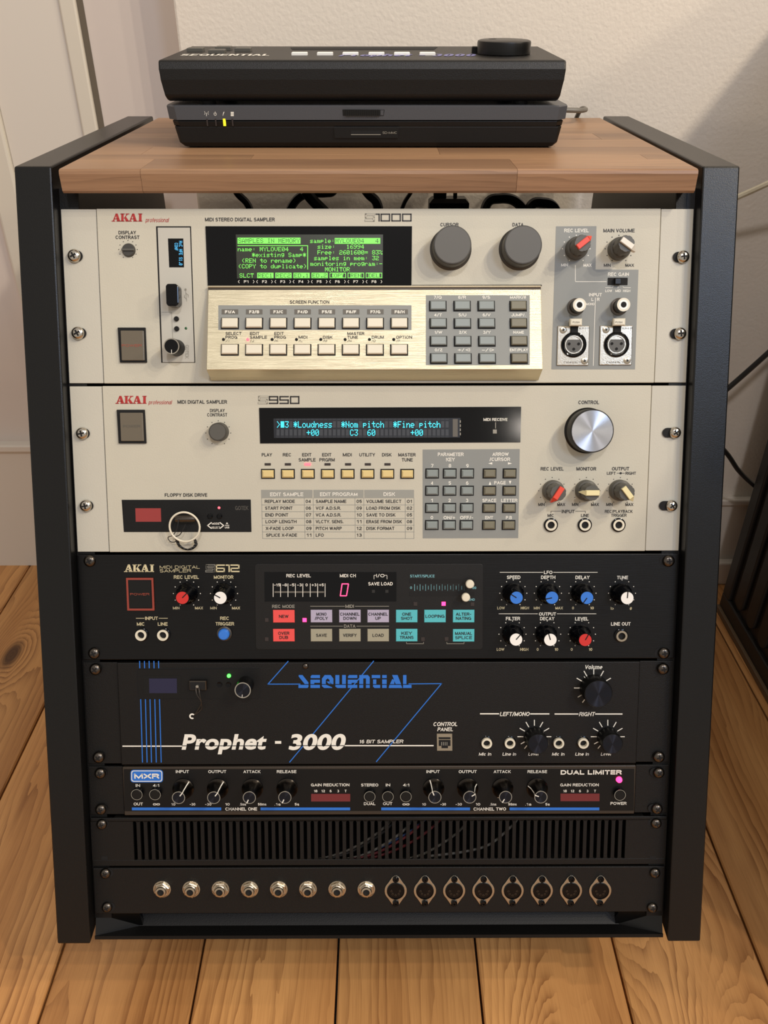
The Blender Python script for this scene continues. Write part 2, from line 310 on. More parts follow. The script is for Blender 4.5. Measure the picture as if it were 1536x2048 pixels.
def ribbon(mb, P, t, d):
    """flat stroke of width t along P with mitred joints"""
    P = [p for i, p in enumerate(P) if i == 0 or math.hypot(p[0]-P[i-1][0], p[1]-P[i-1][1]) > 1e-7]; n = len(P)
    if n < 2: return
    closed = math.hypot(P[0][0]-P[-1][0], P[0][1]-P[-1][1]) < 1e-7
    if closed: P = P[:-1]; n -= 1
    nor = []
    m = n if closed else n-1
    for i in range(m):
        a, b = P[i], P[(i+1) % n]; l = math.hypot(b[0]-a[0], b[1]-a[1]); nor.append((-(b[1]-a[1])/l, (b[0]-a[0])/l))
    if not closed:
        for i in range(1, m):
            if nor[i-1][0]*nor[i][0]+nor[i-1][1]*nor[i][1] < -.15:      # too sharp to mitre: two overlapping strokes
                def ex(p, q): l = math.hypot(p[0]-q[0], p[1]-q[1]); return (p[0]+(p[0]-q[0])/l*t*.3, p[1]+(p[1]-q[1])/l*t*.3)
                ribbon(mb, P[:i]+[ex(P[i], P[i-1])], t, d); ribbon(mb, [ex(P[i], P[i+1])]+P[i+1:], t, d); return
    v = []
    for i in range(n):
        if closed: n0, n1 = nor[i-1], nor[i]
        else: n0, n1 = nor[max(i-1, 0)], nor[min(i, m-1)]
        mx, my = n0[0]+n1[0], n0[1]+n1[1]; k = t/max(mx*mx+my*my, .5)
        v += [(P[i][0]+mx*k, P[i][1]+my*k, d), (P[i][0]-mx*k, P[i][1]-my*k, d)]
    mb.add(v, [(2*i, 2*i+1, 2*((i+1) % n)+1, 2*((i+1) % n)) for i in range(m)])
F57 = {}
_f = ("21,00005F0000 28,001C224100 29,0041221C00 2A,2A1C7F1C2A 2B,08083E0808 2D,0808080808 2E,0000606000 30,3E5149453E 31,00427F4000 32,7249494946 33,2141494D33 34,1814127F10 35,2745454539 36,3C4A494931 37,4121110907 38,3649494936 39,464949291E 3A,0000140000 3D,1414141414 25,2313086462 3E,0041221408 "
      "41,7C1211127C 42,7F49494936 43,3E41414122 44,7F4141413E 45,7F49494941 46,7F09090901 47,3E41415173 48,7F0808087F 49,00417F4100 4B,7F08142241 4C,7F40404040 4D,7F021C027F 4E,7F0408107F 4F,3E4141413E 50,7F09090906 52,7F09192946 53,2649494932 54,03017F0103 55,3F4040403F 56,1F2040201F 58,6314081463 59,0304780403 "
      "61,2054547840 63,3844444428 64,384444287F 65,3854545418 66,00087E0902 67,0C5252523E 68,7F08040478 69,00447D4000 6C,00417F4000 6D,7C04780478 6E,7C08040478 6F,3844444438 70,7C14141408 72,7C08040408 73,4854545424 74,04043F4424 75,3C4040207C 78,4428102844 7A,4464544C44")
for q in _f.split():
    k, h = q.split(','); F57[chr(int(k, 16))] = [int(h[i:i+2], 16) for i in range(0, 10, 2)]
F57['#'] = [127]*5

# ------------------------------------------------------------------ a surface that carries parts and print
class Host:
    def __init__(s, ob, M, unit=None):
        s.ob = ob; s.M = M; s.I = M.inverted(); s.ink = {}
        s.o = M.to_translation(); s.n = (M.to_3x3() @ Vector((0, 0, 1))).normalized()
    def L(s, px, py, d=0):
        r = ray(px, py); t = (s.n.dot(s.o+s.n*d-CAM))/s.n.dot(r); q = s.I @ (CAM+r*t); return (q.x, q.y)
    def part(s, name, mb, m, loc=(0, 0, 0), rot=0, parent=None, label=None, smooth=False, bevel=0):
        me = mb if isinstance(mb, bpy.types.Mesh) else mb.mesh(name, m, smooth)
        return obj(name, me, parent or s.ob, loc, rot, label, bevel)
    def I_(s, ink):
        if ink not in s.ink: s.ink[ink] = MB()
        return s.ink[ink]
    def t(s, txt, xc, yc, h=7, w=None, ink='ink_black', b=.018, it=0, d=.0002, align='c', k=.96, ext=1.0):
        """print txt centred on photo pixel (xc, yc), capitals h pixels high, w pixels wide"""
        y1 = s.L(xc, yc-h/2, d)[1]; y0 = s.L(xc, yc+h/2, d)[1]; hm = y1-y0
        wf = .12 if b < .01 else (.175 if b < .03 else (.25 if b < .06 else .31)); sb = .10 if b < .06 else .04
        adv = [.30 if c == ' ' else SG[c][0]*(1+(wf-.15)*.6)+wf*.25 for c in txt]; tot = sum(adv)+sb*(len(txt)-1)
        ppm = abs(s.L(xc+1, yc, d)[0]-s.L(xc, yc, d)[0])
        wm = (w*ppm) if w else tot*hm*k*ext
        sx = wm/tot; x = s.L(xc, yc, d)[0]-(wm/2 if align == 'c' else 0); mb = s.I_(ink); t = wf*hm*(min(sx/hm, 1.15) if sx < hm else 1.0)
        for ch, av in zip(txt, adv):
            if ch != ' ':
                W = av*sx
                for P in SG[ch][1]:
                    Q = [(x+t/2+px*(W-t)+it*(y0*0+(t/2+py*(hm-t))), y0+t/2+py*(hm-t)) for px, py in P]
                    if len(P) > 1 and W-t < t*.3 and ch in 'Iil.:': Q = [(x+W/2+it*(q[1]-y0), q[1]) for q in Q]
                    # run plain ends out to the full height
                    def ext_(a, c):
                        l = math.hypot(a[0]-c[0], a[1]-c[1]) or 1; return (a[0]+(a[0]-c[0])/l*t/2, a[1]+(a[1]-c[1])/l*t/2)
                    if math.hypot(Q[0][0]-Q[-1][0], Q[0][1]-Q[-1][1]) > 1e-7:
                        if P[0][1] in (0, 1, .72, -.28) or len(P) == 2: Q[0] = ext_(Q[0], Q[1])
                        if P[-1][1] in (0, 1, .72, -.28) or len(P) == 2: Q[-1] = ext_(Q[-1], Q[-2])
                    ribbon(mb, Q, t, d)
            x += (av+sb)*sx
    def heavy(s, txt, x0, x1, y0, y1, ink, d, it, off=.035, low=0):
        c = bpy.data.curves.new('glyph', 'FONT'); c.body = txt; c.size = 1; c.resolution_u = 6; c.offset = off; c.fill_mode = 'FRONT'; c.space_character = 1.04
        o = bpy.data.objects.new('glyph', c); COL.objects.link(o); bpy.context.view_layer.update(); e = o.evaluated_get(bpy.context.evaluated_depsgraph_get()); me = e.to_mesh()
        V = [tuple(q.co) for q in me.vertices]; F = [tuple(p.vertices) for p in me.polygons]; e.to_mesh_clear(); bpy.data.objects.remove(o); bpy.data.curves.remove(c)
        a = s.L(x0, y1, d); b = s.L(x1, y0, d); hm = b[1]-a[1]; xs_ = [q[0] for q in V]; cap = .73; sx = (b[0]-a[0]-it*hm*.9)/(max(xs_)-min(xs_))
        s.I_(ink).add([(a[0]+(q[0]-min(xs_))*sx+it*hm*q[1]/cap, a[1]+q[1]*hm/cap, d) for q in V], F)
    def T(s, rows, **k):
        for r in rows: s.t(*r, **k)
    def poly(s, P, ink, d=.0002): s.I_(ink).flat([s.L(*p, d) for p in P], d)
    def rect(s, x0, y0, x1, y1, ink, d=.0002): s.poly([(x0, y0), (x1, y0), (x1, y1), (x0, y1)], ink, d)
    def line(s, P, w, ink, d=.0002):
        for (a, b), (c, e) in zip(P, P[1:]):
            l = math.hypot(c-a, e-b) or 1; ux, uy = (c-a)/l*w/2, (e-b)/l*w/2
            s.poly([(a-ux-uy, b-uy+ux), (c+ux-uy, e+uy+ux), (c+ux+uy, e+uy-ux), (a-ux+uy, b-uy-ux)], ink, d)
    def dot(s, x, y, r, ink, d=.0002, seg=12):
        s.poly([(x+r*math.cos(2*math.pi*i/seg), y+r*math.sin(2*math.pi*i/seg)) for i in range(seg)], ink, d)
    def dots(s, x, y, R, n, ink, r=1.1, a0=-120, a1=-420, ry=None):
        for i in range(n):
            a = math.radians(a0+(a1-a0)*i/(n-1)); s.dot(x+R*math.cos(a), y-(ry or R*.98)*math.sin(a), r, ink)
    def ticks(s, x, y, R0, R1, n, ink, w=2, a0=-135, a1=-405):
        for i in range(n):
            a = math.radians(a0+(a1-a0)*i/(n-1)); c, q = math.cos(a), math.sin(a); s.line([(x+R0*c, y-R0*q), (x+R1*c, y-R1*q)], w, ink)
    def mtx(s, txt, x0, yc, cw, h, ink, d=.0004, fill=.92):
        """dot-matrix text: first cell starts at pixel x0, cells cw wide, glyphs h high"""
        px = cw/6; py = h/7
        mb = s.I_(ink)
        for k, ch in enumerate(txt):
            if ch not in F57: continue
            for i, col in enumerate(F57[ch]):
                j = 0
                while j < 7:
                    if col >> j & 1:
                        e = j
                        while e+1 < 7 and col >> (e+1) & 1: e += 1
                        X = x0+k*cw+i*px; Y = yc-h/2+j*py
                        a = s.L(X, Y, d); b = s.L(X+px*(.98 if fill > .9 else fill), Y+py*(e-j+fill), d); mb.flat([(a[0], b[1]), (b[0], b[1]), (b[0], a[1]), (a[0], a[1])], d); j = e+1
                    else: j += 1
    def finish(s, names=None):
        lab = dict(ink_black='black printed lettering', ink_white='white printed lettering', ink_red='red printed lettering', ink_orange='orange printed lettering', ink_cream='cream printed lettering',
                   ink_blue='blue printed stripes', ink_grey='grey printed marks', ink_teal='teal printed lettering', lit_green='lit green screen text', lit_cyan='lit cyan screen text',
                   lit_oled='lit blue screen text', lit_digit='lit pink digit', grey_print='grey printed field', ink_dark='dark printed lettering', ink_table='grey printed table', vfd_cell='dark display cells')
        for ink, mb in s.ink.items():
            o = s.part('printed_field' if ink in ('grey_print',) else ('screen_text' if ink.startswith('lit') or ink == 'vfd_cell' else 'lettering'), mb, ink, label=lab.get(ink, 'printed marks')); o['kind'] = 'stuff'
        s.ink = {}
    # ---- standard pieces, placed by the pixel of their base (or cap) centre
    def at(s, px, py, h=0): x, y = s.L(px, py, h); return x, y
    def sz(s, px, py, w, h, d=0): a = s.L(px-w/2, py, d); b = s.L(px+w/2, py, d); c = s.L(px, py-h/2, d); e = s.L(px, py+h/2, d); return (b[0]-a[0]), (c[1]-e[1])
CACHE = {}
def cached(key, fn):
    if key not in CACHE: CACHE[key] = fn()
    return CACHE[key]
# ------------------------------------------------------------------ small hardware shared by the rack units
def cross_mesh(r):
    w = r*.13; l = r*.5
    return MB().prism([(-w, -l), (w, -l), (w, -w), (l, -w), (l, w), (w, w), (w, l), (-w, l), (-w, w), (-l, w), (-l, -w), (-w, -w)], 0, .0003)
def screw(H, px, py, r=.0036, m='chrome', rot=.3, hole=None, h=.0028, name='screw', base=0, sub=True):
    x, y = H.at(px, py, h*.6+base)
    me = cached(('screw', r, m, h), lambda: MB().lathe([(r, 0), (r, h*.35), (r*.86, h*.72), (r*.55, h*.95), (0, h)], 20).mesh('screw', m, True))
    s = H.part(name, me, m, (x, y, base), rot)
    if sub:
        cm = cached(('cross', r, h), lambda: cross_mesh(r).mesh('cross_recess', 'void_black'))
        H.part('cross_recess', cm, None, (0, 0, h-.00022), parent=s)
    if hole:
        hx = hole; q = r*.82
        def f():
            P = [(hx/2*0+q*math.cos(a), q*math.sin(a)) for a in [math.radians(90-i*18) for i in range(11)]]+[(-abs(hx)+q*math.cos(a), q*math.sin(a)) for a in [math.radians(-90-i*18) for i in range(11)]]
            if hx > 0: P = [(-p[0], p[1]) for p in P]
            return MB().prism(P, 0, .0001).mesh('slot_hole', 'void_black')
        H.part('slot_hole', cached(('slot', r, hole), f), None, (x, y, base+.00005))
    return s
def button(H, px, py, w, h, key, t=.0028, rim=.0009, sub=True, c=.0007, label=None, name='push_button', rimm='void_black', d0=0):
    """w, h: metres over the dark surround"""
    x, y = H.at(px, py, t*.7)
    me = cached(('key', w, h, key, t, c), lambda: MB().box(-w/2+rim, w/2-rim, -h/2+rim, h/2-rim, 0, t, c).mesh(name, key))
    b = H.part(name, me, key, (x, y, d0), label=label)
    rm = cached(('rim', w, h, rimm), lambda: MB().box(-w/2, w/2, -h/2, h/2, 0, .0003).mesh('button_surround', rimm))
    if sub: H.part('button_surround', rm, None, (0, 0, 0), parent=b)
    else: H.part('button_surround', rm, None, (x, y, d0))
    return b
def led(H, px, py, r, m, square=False, h=.0012, label=None, hh=None):
    x, y = H.at(px, py, h)
    if square: me = cached(('ledq', r, m, hh), lambda: MB().box(-r, r, -(hh or r), (hh or r), 0, h*.5, .0002).mesh('indicator_lamp', m))
    else: me = cached(('led', r, m), lambda: MB().lathe([(r, 0), (r*.85, h*.6), (r*.4, h*.95), (0, h)], 14).mesh('indicator_lamp', m, True))
    return H.part('indicator_lamp', me, m, (x, y, 0), label=label)
def jack(H, px, py, r=.0055, m='ivory', h=.0022, collar=True, name='jack_socket'):
    """quarter-inch socket: dark collar, pale bush, open bore"""
    x, y = H.at(px, py, h)
    o = H.part(name, cached(('jc', r), lambda: MB().lathe([(r, 0), (r, .0012), (r*.86, .0016), (r*.8, .0016), (r*.8, 0)], 28).mesh(name, 'gloss_black', True)), None, (x, y, 0))
    H.part('bush', cached(('jb', r, m, h), lambda: MB().lathe([(r*.8, 0), (r*.8, h), (r*.52, h), (r*.5, .0004), (0, .0004)], 28).mesh('bush', m, True)), None, parent=o)
    H.part('bore', cached(('jh', r), lambda: MB().lathe([(r*.52, .0006), (r*.5, .0007), (0, .0007)], 20).mesh('bore', 'void_black')), None, parent=o)
    return o
def knob_bar(H, px, py, ang, pm, r=.0084, h=.021, plabel=None):
    """grey ribbed knob with a raised pointer bar; px, py is the top's centre"""
    x, y = H.at(px, py, h)
    def f():
        b = MB().lathe([(r, 0), (r, .005), (r*.93, .0065), (r*.78, .0072)], 36)
        return b.lathe([(r*.80, .006), (r*.76, h-.0012), (r*.70, h), (0, h)], 36, flute=.06).mesh('knob', 'knob_grey', True)
    k = H.part('knob', cached(('kb', r, h), f), None, (x, y, 0), label='grey ribbed knob')
    def g():
        w = r*.24
        b = MB().box(-r*.62, r*.62, -w, w, h-.0005, h+.0022, .0003)
        P = [(r*.62, -w, h+.0022), (r*.62, w, h+.0022), (r*1.12, 0, h-.003), (r*.62, -w, h-.004), (r*.62, w, h-.004), (r*1.08, 0, h-.007)]
        return b.add(P, [(0, 2, 1), (0, 3, 5, 2), (1, 2, 5, 4), (3, 4, 5)]).mesh('pointer', pm)
    H.part('pointer', cached(('kp', r, h, pm), g), None, (0, 0, 0), math.radians(ang), parent=k, label=plabel)
    return k
def knob_cap(H, px, py, ang, capm, r=.0086, h=.0165, label=None):
    """glossy black flared knob with coloured cap (the 2U sampler)"""
    x, y = H.at(px, py, h)
    k = H.part('knob', cached(('kc', r, h), lambda: MB().lathe([(r, 0), (r, .003), (r*.9, .0045), (r*.72, .0065), (r*.66, h-.001), (r*.61, h), (0, h)], 36).mesh('knob', 'gloss_black', True)), None, (x, y, 0), label='glossy black flared knob')
    H.part('knob_cap', cached(('kcc', r, h, capm), lambda: MB().lathe([(r*.57, h), (r*.57, h+.0004), (0, h+.0004)], 28).mesh('knob_cap', capm)), None, parent=k, label=label)
    H.part('pointer', cached(('kcl', r, h), lambda: MB().box(0, r*.58, -.0004, .0004, h+.0004, h+.0006).mesh('pointer', 'void_black')), None, (0, 0, 0), math.radians(ang), parent=k)
    return k
def knob_plain(H, px, py, r, h, side, top, rt=.9, seg=48, name='knob', label=None, tl=None, chamf=.0008, skirt=0):
    x, y = H.at(px, py, h)
    def f():
        p = [(r, 0), (r, skirt)] if skirt else [(r, 0)]
        return MB().lathe(p+[(r*(rt+.1*(1-rt)), skirt+.0012), (r*rt, h-chamf), (r*rt-chamf*.6, h), (0, h)], seg).mesh(name, side, True)
    k = H.part(name, cached(('kpl', r, h, side, rt, skirt), f), None, (x, y, 0), label=label)
    if top: H.part('knob_cap', cached(('kpt', r, h, top, rt), lambda: MB().lathe([(r*rt-chamf, h), (r*rt-chamf*1.3, h+.0003), (0, h+.0003)], seg).mesh('knob_cap', top, True)), None, parent=k, label=tl)
    return k
def knob_chrome(H, px, py, ang, r=.0088, h=.0168, line=True):
    """black waisted knob with a bright ring round its small cap (the limiter)"""
    x, y = H.at(px, py, h); rc = r*.6
    k = H.part('knob', cached('kch', lambda: MB().lathe([(r, 0), (r, .0022), (r*.88, .0032), (r*.72, .006), (rc*.92, h-.004), (rc, h-.001), (rc, h)], 36).mesh('knob', 'cone_black', True)), None, (x, y, 0), label='black waisted knob')
    H.part('cap_ring', cached('kchr', lambda: MB().lathe([(rc, h-.0008), (rc, h+.0003), (rc*.9, h+.0003), (rc*.9, h-.0003)], 36).mesh('cap_ring', 'chrome', True)), None, parent=k)
    H.part('knob_cap', cached('kchc', lambda: MB().lathe([(rc*.92, h), (0, h)], 36).mesh('knob_cap', 'spun_dark', True)), None, parent=k)
    def g():
        w = .0004
        P = [(rc*.35, h+.0004), (rc*1.0, h+.0004), (rc*1.02, h-.001), (rc*.98, h-.004), (r*.75, .0063), (r*.98, .0031)]
        v = [(a, -w, z+.0002) for a, z in P]+[(a, w, z+.0002) for a, z in P]; n = len(P)
        return MB().add(v, [(i, i+1, i+1+n, i+n) for i in range(n-1)]).mesh('pointer', 'ink_white')
    if line: H.part('pointer', cached('kchp', g), None, (0, 0, 0), math.radians(ang), parent=k)
    return k
def ngon_lathe(prof, n, cx=0, cy=0):
    return MB().lathe(prof, n, cx, cy)
def slab(H, pts, d0, d1, m, name, label=None, parent=None, bevel=0):
    """flat piece whose outline is given in photo pixels at height d1"""
    P = [H.L(*p, d1) for p in pts]; cx = sum(p[0] for p in P)/len(P); cy = sum(p[1] for p in P)/len(P)
    o = H.part(name, MB().prism([(a-cx, b-cy) for a, b in P], d0, d1), m, (cx, cy, 0), label=label, parent=parent, bevel=bevel); return o

# ------------------------------------------------------------------ ROOM
def floorboard(x0, x1, y0, y1):
    b = MB(); c = .0015; g = .0011; x0 += g; x1 -= g; w = (x1-x0)/2
    o = obj('floorboard', b.box(-w, w, y0, y1, -.02, 0, c).mesh('floorboard', PINE), FLOOR, ((x0+x1)/2, 0, 0)); return o
FLOOR = obj('floor', MB().box(-2.2, 2.2, -2.2, .72, -.04, -.0195).mesh('floor', 'void_black')); struct(FLOOR)
xs = [.0021+(q-.0021)*1.0196 for q in (-.5655, -.434, -.3047, -.1697, -.0398, .0924, .2257, .3602)]
while xs[0] > -1.7: xs.insert(0, xs[0]-.1346)
while xs[-1] < 1.7: xs.append(xs[-1]+.1352)
for a, b in zip(xs, xs[1:]): floorboard(a, b, -1.6, .70)
YW, YL, XC = .640, .690, -.2227          # back wall, recessed wall to the left, corner between them
WALL = obj('wall_back', MB().box(XC, 2.2, YW, YW+.12, 0, 2.3).mesh('wall_back', 'wall_plaster'), bevel=.003); struct(WALL)
WR = obj('wall_left', MB().box(-2.2, XC, YL, YW+.12, 0, 2.3).mesh('wall_left', 'wall_paint')); struct(WR)
# left of the pier: painted boarding with an upright slit and mouldings
xs0 = -.3391
def trim(n, xa, xb, ya, z0_, m, bv=0): struct(obj('trim_%d' % n, MB().box(xa, xb, ya, YL, z0_, 2.3).mesh('trim_%d' % n, m), bevel=bv))
trim(1, xs0-.0035, xs0+.0035, YL-.0010, 0, 'shadow_gap'); trim(2, xs0-.022, xs0-.0035, YL-.008, .226, 'old_cream_paint', .002)
trim(3, xs0-.1175, xs0-.022, YL-.0045, .226, 'gloss_paint', .0015); trim(4, -.487, xs0-.1175, YL-.011, .226, 'old_cream_paint', .003)
p = obj('baseboard_left', MB().box(-2.2, XC, YL-.018, YL, 0, .220).mesh('baseboard_left', 'gloss_paint')); struct(p)
obj('top_bead', MB().box(-2.2, XC, YL-.024, YL-.0155, .2135, .2245).mesh('top_bead', 'gloss_paint'), p, bevel=.002)
p = obj('baseboard_right', MB().box(XC+.004, 2.2, YW-.012, YW, 0, .151).mesh('baseboard_right', 'gloss_paint'), bevel=.002); struct(p)
obj('shoe_moulding', MB().box(XC+.004, 2.2, YW-.024, YW-.010, 0, .0426).mesh('shoe_moulding', 'gloss_paint'), p, bevel=.003)
obj('top_bead', MB().box(XC+.004, 2.2, YW-.016, YW-.010, .143, .153).mesh('top_bead', 'gloss_paint'), p, bevel=.002)

# ------------------------------------------------------------------ RACK FRAME
PHI = .4466; ZB = .3098-ZF
sy, cz = math.sin(PHI), math.cos(PHI)
RM = Matrix(((1, 0, 0, 0), (0, sy, -cz, 0), (0, cz, sy, ZB), (0, 0, 0, 1)))
def rack_pt(x, s, w): return RM @ Vector((x, s, w))
U = .04445
RACK = thing('equipment_rack', 'black steel slant-front equipment rack on castors with solid sides', 'rack', (0, .27, 0))
ZT = .8592-ZF
ft = rack_pt(0, .6043, .010); fb = rack_pt(0, -.0196, .010)
prof = [(fb.y, fb.z), (ft.y, ZT), (.566, ZT), (.566, fb.z)]
for sx in (-1, 1):
    xa, xb = (.2425, .2703)
    v = [(sx*xa, y, z) for y, z in prof]+[(sx*xb, y, z) for y, z in prof]
    f = [(0, 1, 2, 3), (7, 6, 5, 4)]+[(i, i+4, (i+1) % 4+4, (i+1) % 4) for i in range(4)]
    if sx > 0: f = [q[::-1] for q in f]
    f = [q[::-1] for q in f]
    v = [(a, b-.27, c) for a, b, c in v]
    obj('side_frame', MB().add(v, f).mesh('side_frame', 'powder_black'), RACK, bevel=.0013)
# unseen rails added behind the ears against light leaks, bottom plate, front and rear cross members
HR = Host(None, RM)
for sx in (-1, 1):
    b = MB(); a0, a1 = sorted((sx*.2422, sx*.228))
    P = [rack_pt(x, s, w) for w in (-.004, -.002) for x, s in ((a0, -.004), (a1, -.004), (a1, .592), (a0, .592))]
    b.add([(p.x, p.y-.27, p.z) for p in P], [(3, 2, 1, 0), (4, 5, 6, 7)]+[(i, (i+1) % 4, (i+1) % 4+4, i+4) for i in range(4)])
    obj('light_stop_rail', b.mesh('light_stop_rail', 'steel_black'), RACK)
obj('bottom_plate', MB().box(-.2422, .2422, .02-.27, .56-.27, fb.z+.0005, fb.z+.003).mesh('bottom_plate', 'steel_black'), RACK)  # black plate added so the view through the vent slots stays dark
obj('rear_crossbar', MB().box(-.2422, .2422, .55-.27, .565-.27, fb.z+.001, fb.z+.3).mesh('rear_crossbar', 'steel_black'), RACK)
def strip(name, pts, m, bevel=0):
    """folded sheet across the rack: pts = (s, w) section, in rack coordinates"""
    b = MB(); P = []
    for x in (-.2418, .2418):
        P += [rack_pt(x, s, w) for s, w in pts]
    n = len(pts); b.add([(p.x, p.y-.27, p.z) for p in P], [tuple(range(n)), tuple(range(n, 2*n))[::-1]]+[(i, i+n, (i+1) % n+n, (i+1) % n) for i in range(n)])
    return obj(name, b.mesh(name, m), RACK, bevel=bevel)
strip('front_tray', [(-.001, -.004), (-.006, -.022), (-.0185, -.012), (-.0185, .0015), (-.0215, .0015), (-.0215, -.016), (-.008, -.028), (.0, -.026)], 'steel_black')
for sx in (-1, 1):
    a = [rack_pt(sx*.2415, s, w) for s, w in ((-.001, -.003), (-.021, -.02), (-.021, .0015))]+[rack_pt(sx*.205, s, w) for s, w in ((-.001, -.004), (-.0205, -.02), (-.0195, -.013))]
    obj('tray_gusset', MB().add([(p.x, p.y-.27, p.z) for p in a], [(0, 1, 2), (3, 5, 4), (0, 2, 5, 3), (1, 4, 5, 2), (0, 3, 4, 1)]).mesh('tray_gusset', 'satin_black'), RACK)
# castors set back under the frame
for cx_ in (-.2, .2):
    for cy_ in (.10, .50):
        c = obj('castor', MB().lathe([(.02, -.003), (.02, 0), (.006, .001)], 20).box(-.016, -.012, -.012, .012, -.088, 0).box(.012, .016, -.012, .012, -.088, 0).mesh('castor', 'steel_black'), RACK, (cx_, cy_-.27, fb.z-.0005))
        w = MB().lathe([(.0, -.01), (.030, -.01), (.034, -.007), (.034, .007), (.030, .01), (0, .01)], 28)
        w.v = [(z, x, y) for x, y, z in w.v]; obj('wheel', w.mesh('wheel', 'rubber', True), c, (0, .012, -(fb.z-.0005)+.0345))

# ------------------------------------------------------------------ WOODEN TOP, made of glued staves
TOP = thing('wooden_top', 'butcher-block hardwood board forming the top of the rack', 'board', (0, .40, ZT-.0165))
rows = [.2385, .2850, .3070, .3480, .3910, .4300, .4700, .5100, .5500]
cuts = [[-.1735, .1025], [-.099, .2105], [-.19, .05], [-.04, .15], [-.12, .2], [.0, .12], [-.17, .08], [-.06, .19]]
for r, (y0, y1) in enumerate(zip(rows, rows[1:])):
    e = [-.2330]+cuts[r]+[.2352]
    for a, b in zip(e, e[1:]):
        g = .00012; w = (b-a)/2-g; hy = (y1-y0)/2-g; front = r == 0
        m = MB(); th = .0165
        c0 = .003 if front else .0002
        v = []
        for zz, ins in ((0, c0*.5), (c0*.6, 0), (th-c0, 0), (th-c0*.3, c0*.3), (th, c0)):
            v += [(-w, -hy+ins, zz), (w, -hy+ins, zz), (w, hy, zz), (-w, hy, zz)]
        f = [(3, 2, 1, 0), (16, 17, 18, 19)]
        for k in range(4):
            for i in range(4): f.append((k*4+i, k*4+(i+1) % 4, k*4+4+(i+1) % 4, k*4+4+i))
        obj('stave', m.add(v, f).mesh('stave', WALN), TOP, ((a+b)/2, (y0+y1)/2-.40, 0))
# ------------------------------------------------------------------ rack units
def unit(label, s0, s1, seamL, seamR, face, ear, depth, cat='sampler', name='digital_sampler', wmain=.0, gap=.0009, body=True, earw=-.0008, fbev=.0006):
    o = thing(name, label, cat, (0, 0, 0)); P = rack_pt(0, s0, 0)
    M = RM.copy(); M.translation = P; o.matrix_world = M; H = Host(o, M)
    h = s1-s0; a = H.L(*seamL)[0] if seamL else -.2412; b = H.L(*seamR)[0] if seamR else .2412
    g = .0003 if seamL else 0
    H.part('front_panel', MB().box(a+g, b-g, gap, h-gap, -.003, wmain), face, bevel=fbev)
    if seamL:
        H.part('rack_ear', MB().box(-.2412, a-.0002, gap*1.2, h-gap*1.2, -.0035, earw), ear, bevel=.0004)
        H.part('rack_ear', MB().box(b+.0002, .2412, gap*1.2, h-gap*1.2, -.0035, earw), ear, bevel=.0004)
    if body: H.part('chassis', MB().box(-.215, .215, .002, h-.002, -depth, -.0031), 'steel_black')
    H.a, H.b, H.h = a, b, h
    return H

# ================= top sampler (3U beige, green screen)
H = unit('beige 3U sampler with a lit green screen, topmost in the rack', 10*U, 13*U-.0003, (192, 430), (1322.5, 430), 'beige_paint', 'beige_ear', .25)
for p in ((147, 511), (154.5, 666)): screw(H, *p, r=.0050, hole=.0022, h=.0036, rot=.5)
for p in ((1367.5, 513), (1361.5, 667)): screw(H, *p, r=.0048, hole=-.0036, h=.0036, rot=.1)
def akai(H, x0, x1, y0, y1, ink):
    sc = (x1-x0); hh = y1-y0
    def q(P, ox, wd): H.poly([(x0+(ox+a*wd)*sc, y1-b*hh) for a, b in P], ink)
    def rc(a, b, c, d, ox, wd): q([(a, b), (c, b), (c, d), (a, d)], ox, wd)
    for ox in (0, .545):
        wd = .315
        q([(.10, 0), (.22, 0), (.50, .86), (.42, 1)], ox, wd); q([(.58, 0), (.90, 0), (.62, 1), (.40, 1)], ox, wd)
        rc(.24, .27, .72, .38, ox, wd); rc(0, 0, .38, .1, ox, wd); rc(.5, 0, 1.0, .1, ox, wd)
    ox, wd = .285, .30
    rc(.1, 0, .36, 1, ox, wd); rc(0, 0, .48, .1, ox, wd); rc(0, .9, .48, 1, ox, wd); rc(.58, .9, .98, 1, ox, wd); rc(.56, 0, 1.04, .1, ox, wd)
    q([(.34, .34), (.48, .46), (.86, .95), (.70, .95)], ox, wd); q([(.64, 0), (.98, 0), (.60, .62), (.42, .44)], ox, wd)
    ox, wd = .875, .125
    rc(.18, 0, .84, 1, ox, wd); rc(-.05, 0, 1.05, .1, ox, wd); rc(-.05, .9, 1.05, 1, ox, wd)
def model_no(H, txt, x0, x1, y0, y1, ink, w=2.6, inner='ink_panel', sgrey='ink_grey'):
    n = len(txt); cw = (x1-x0)/(n-.55*(txt.count('1'))); x = x0; m = (y0+y1)/2; e = w/2
    for ch in txt:
        a, b = x+e, x+cw*.90-e; t, u = y0+e, y1-e
        if ch == '1': b = x+cw*.32; H.line([(x+1, t), (b, t), (b, u)], w, ink); x += cw*.45; continue
        S = {'0': [(a, t), (b, t), (b, u), (a, u), (a, t)], '9': [(b, m), (a, m), (a, t), (b, t), (b, u), (a, u)], '5': [(b, t), (a, t), (a, m), (b, m), (b, u), (a, u)],
             '6': [(b, t), (a, t), (a, u), (b, u), (b, m), (a, m)], '2': [(a, t), (b, t), (b, m), (a, m), (a, u), (b, u)], 'S': [(b, t+.5), (a+.8, t+.5), (a+.8, m), (b-.6, m), (b-.6, u-.5), (a, u-.5)]}[ch]
        if ch == 'S': H.line(S, w+1.5, sgrey, .0002); H.line(S, w-.6, inner, .0003)
        else: H.line(S, w, ink)
        x += cw
akai(H, 223.3, 284.3, 427, 443, 'ink_red')
H.t('professional', 314, 440, 8.5, 46, 'ink_red', it=.22, b=.004)
H.t('DISPLAY', 254.5, 465, 7, 35); H.t('CONTRAST', 255, 474.5, 7, 48)
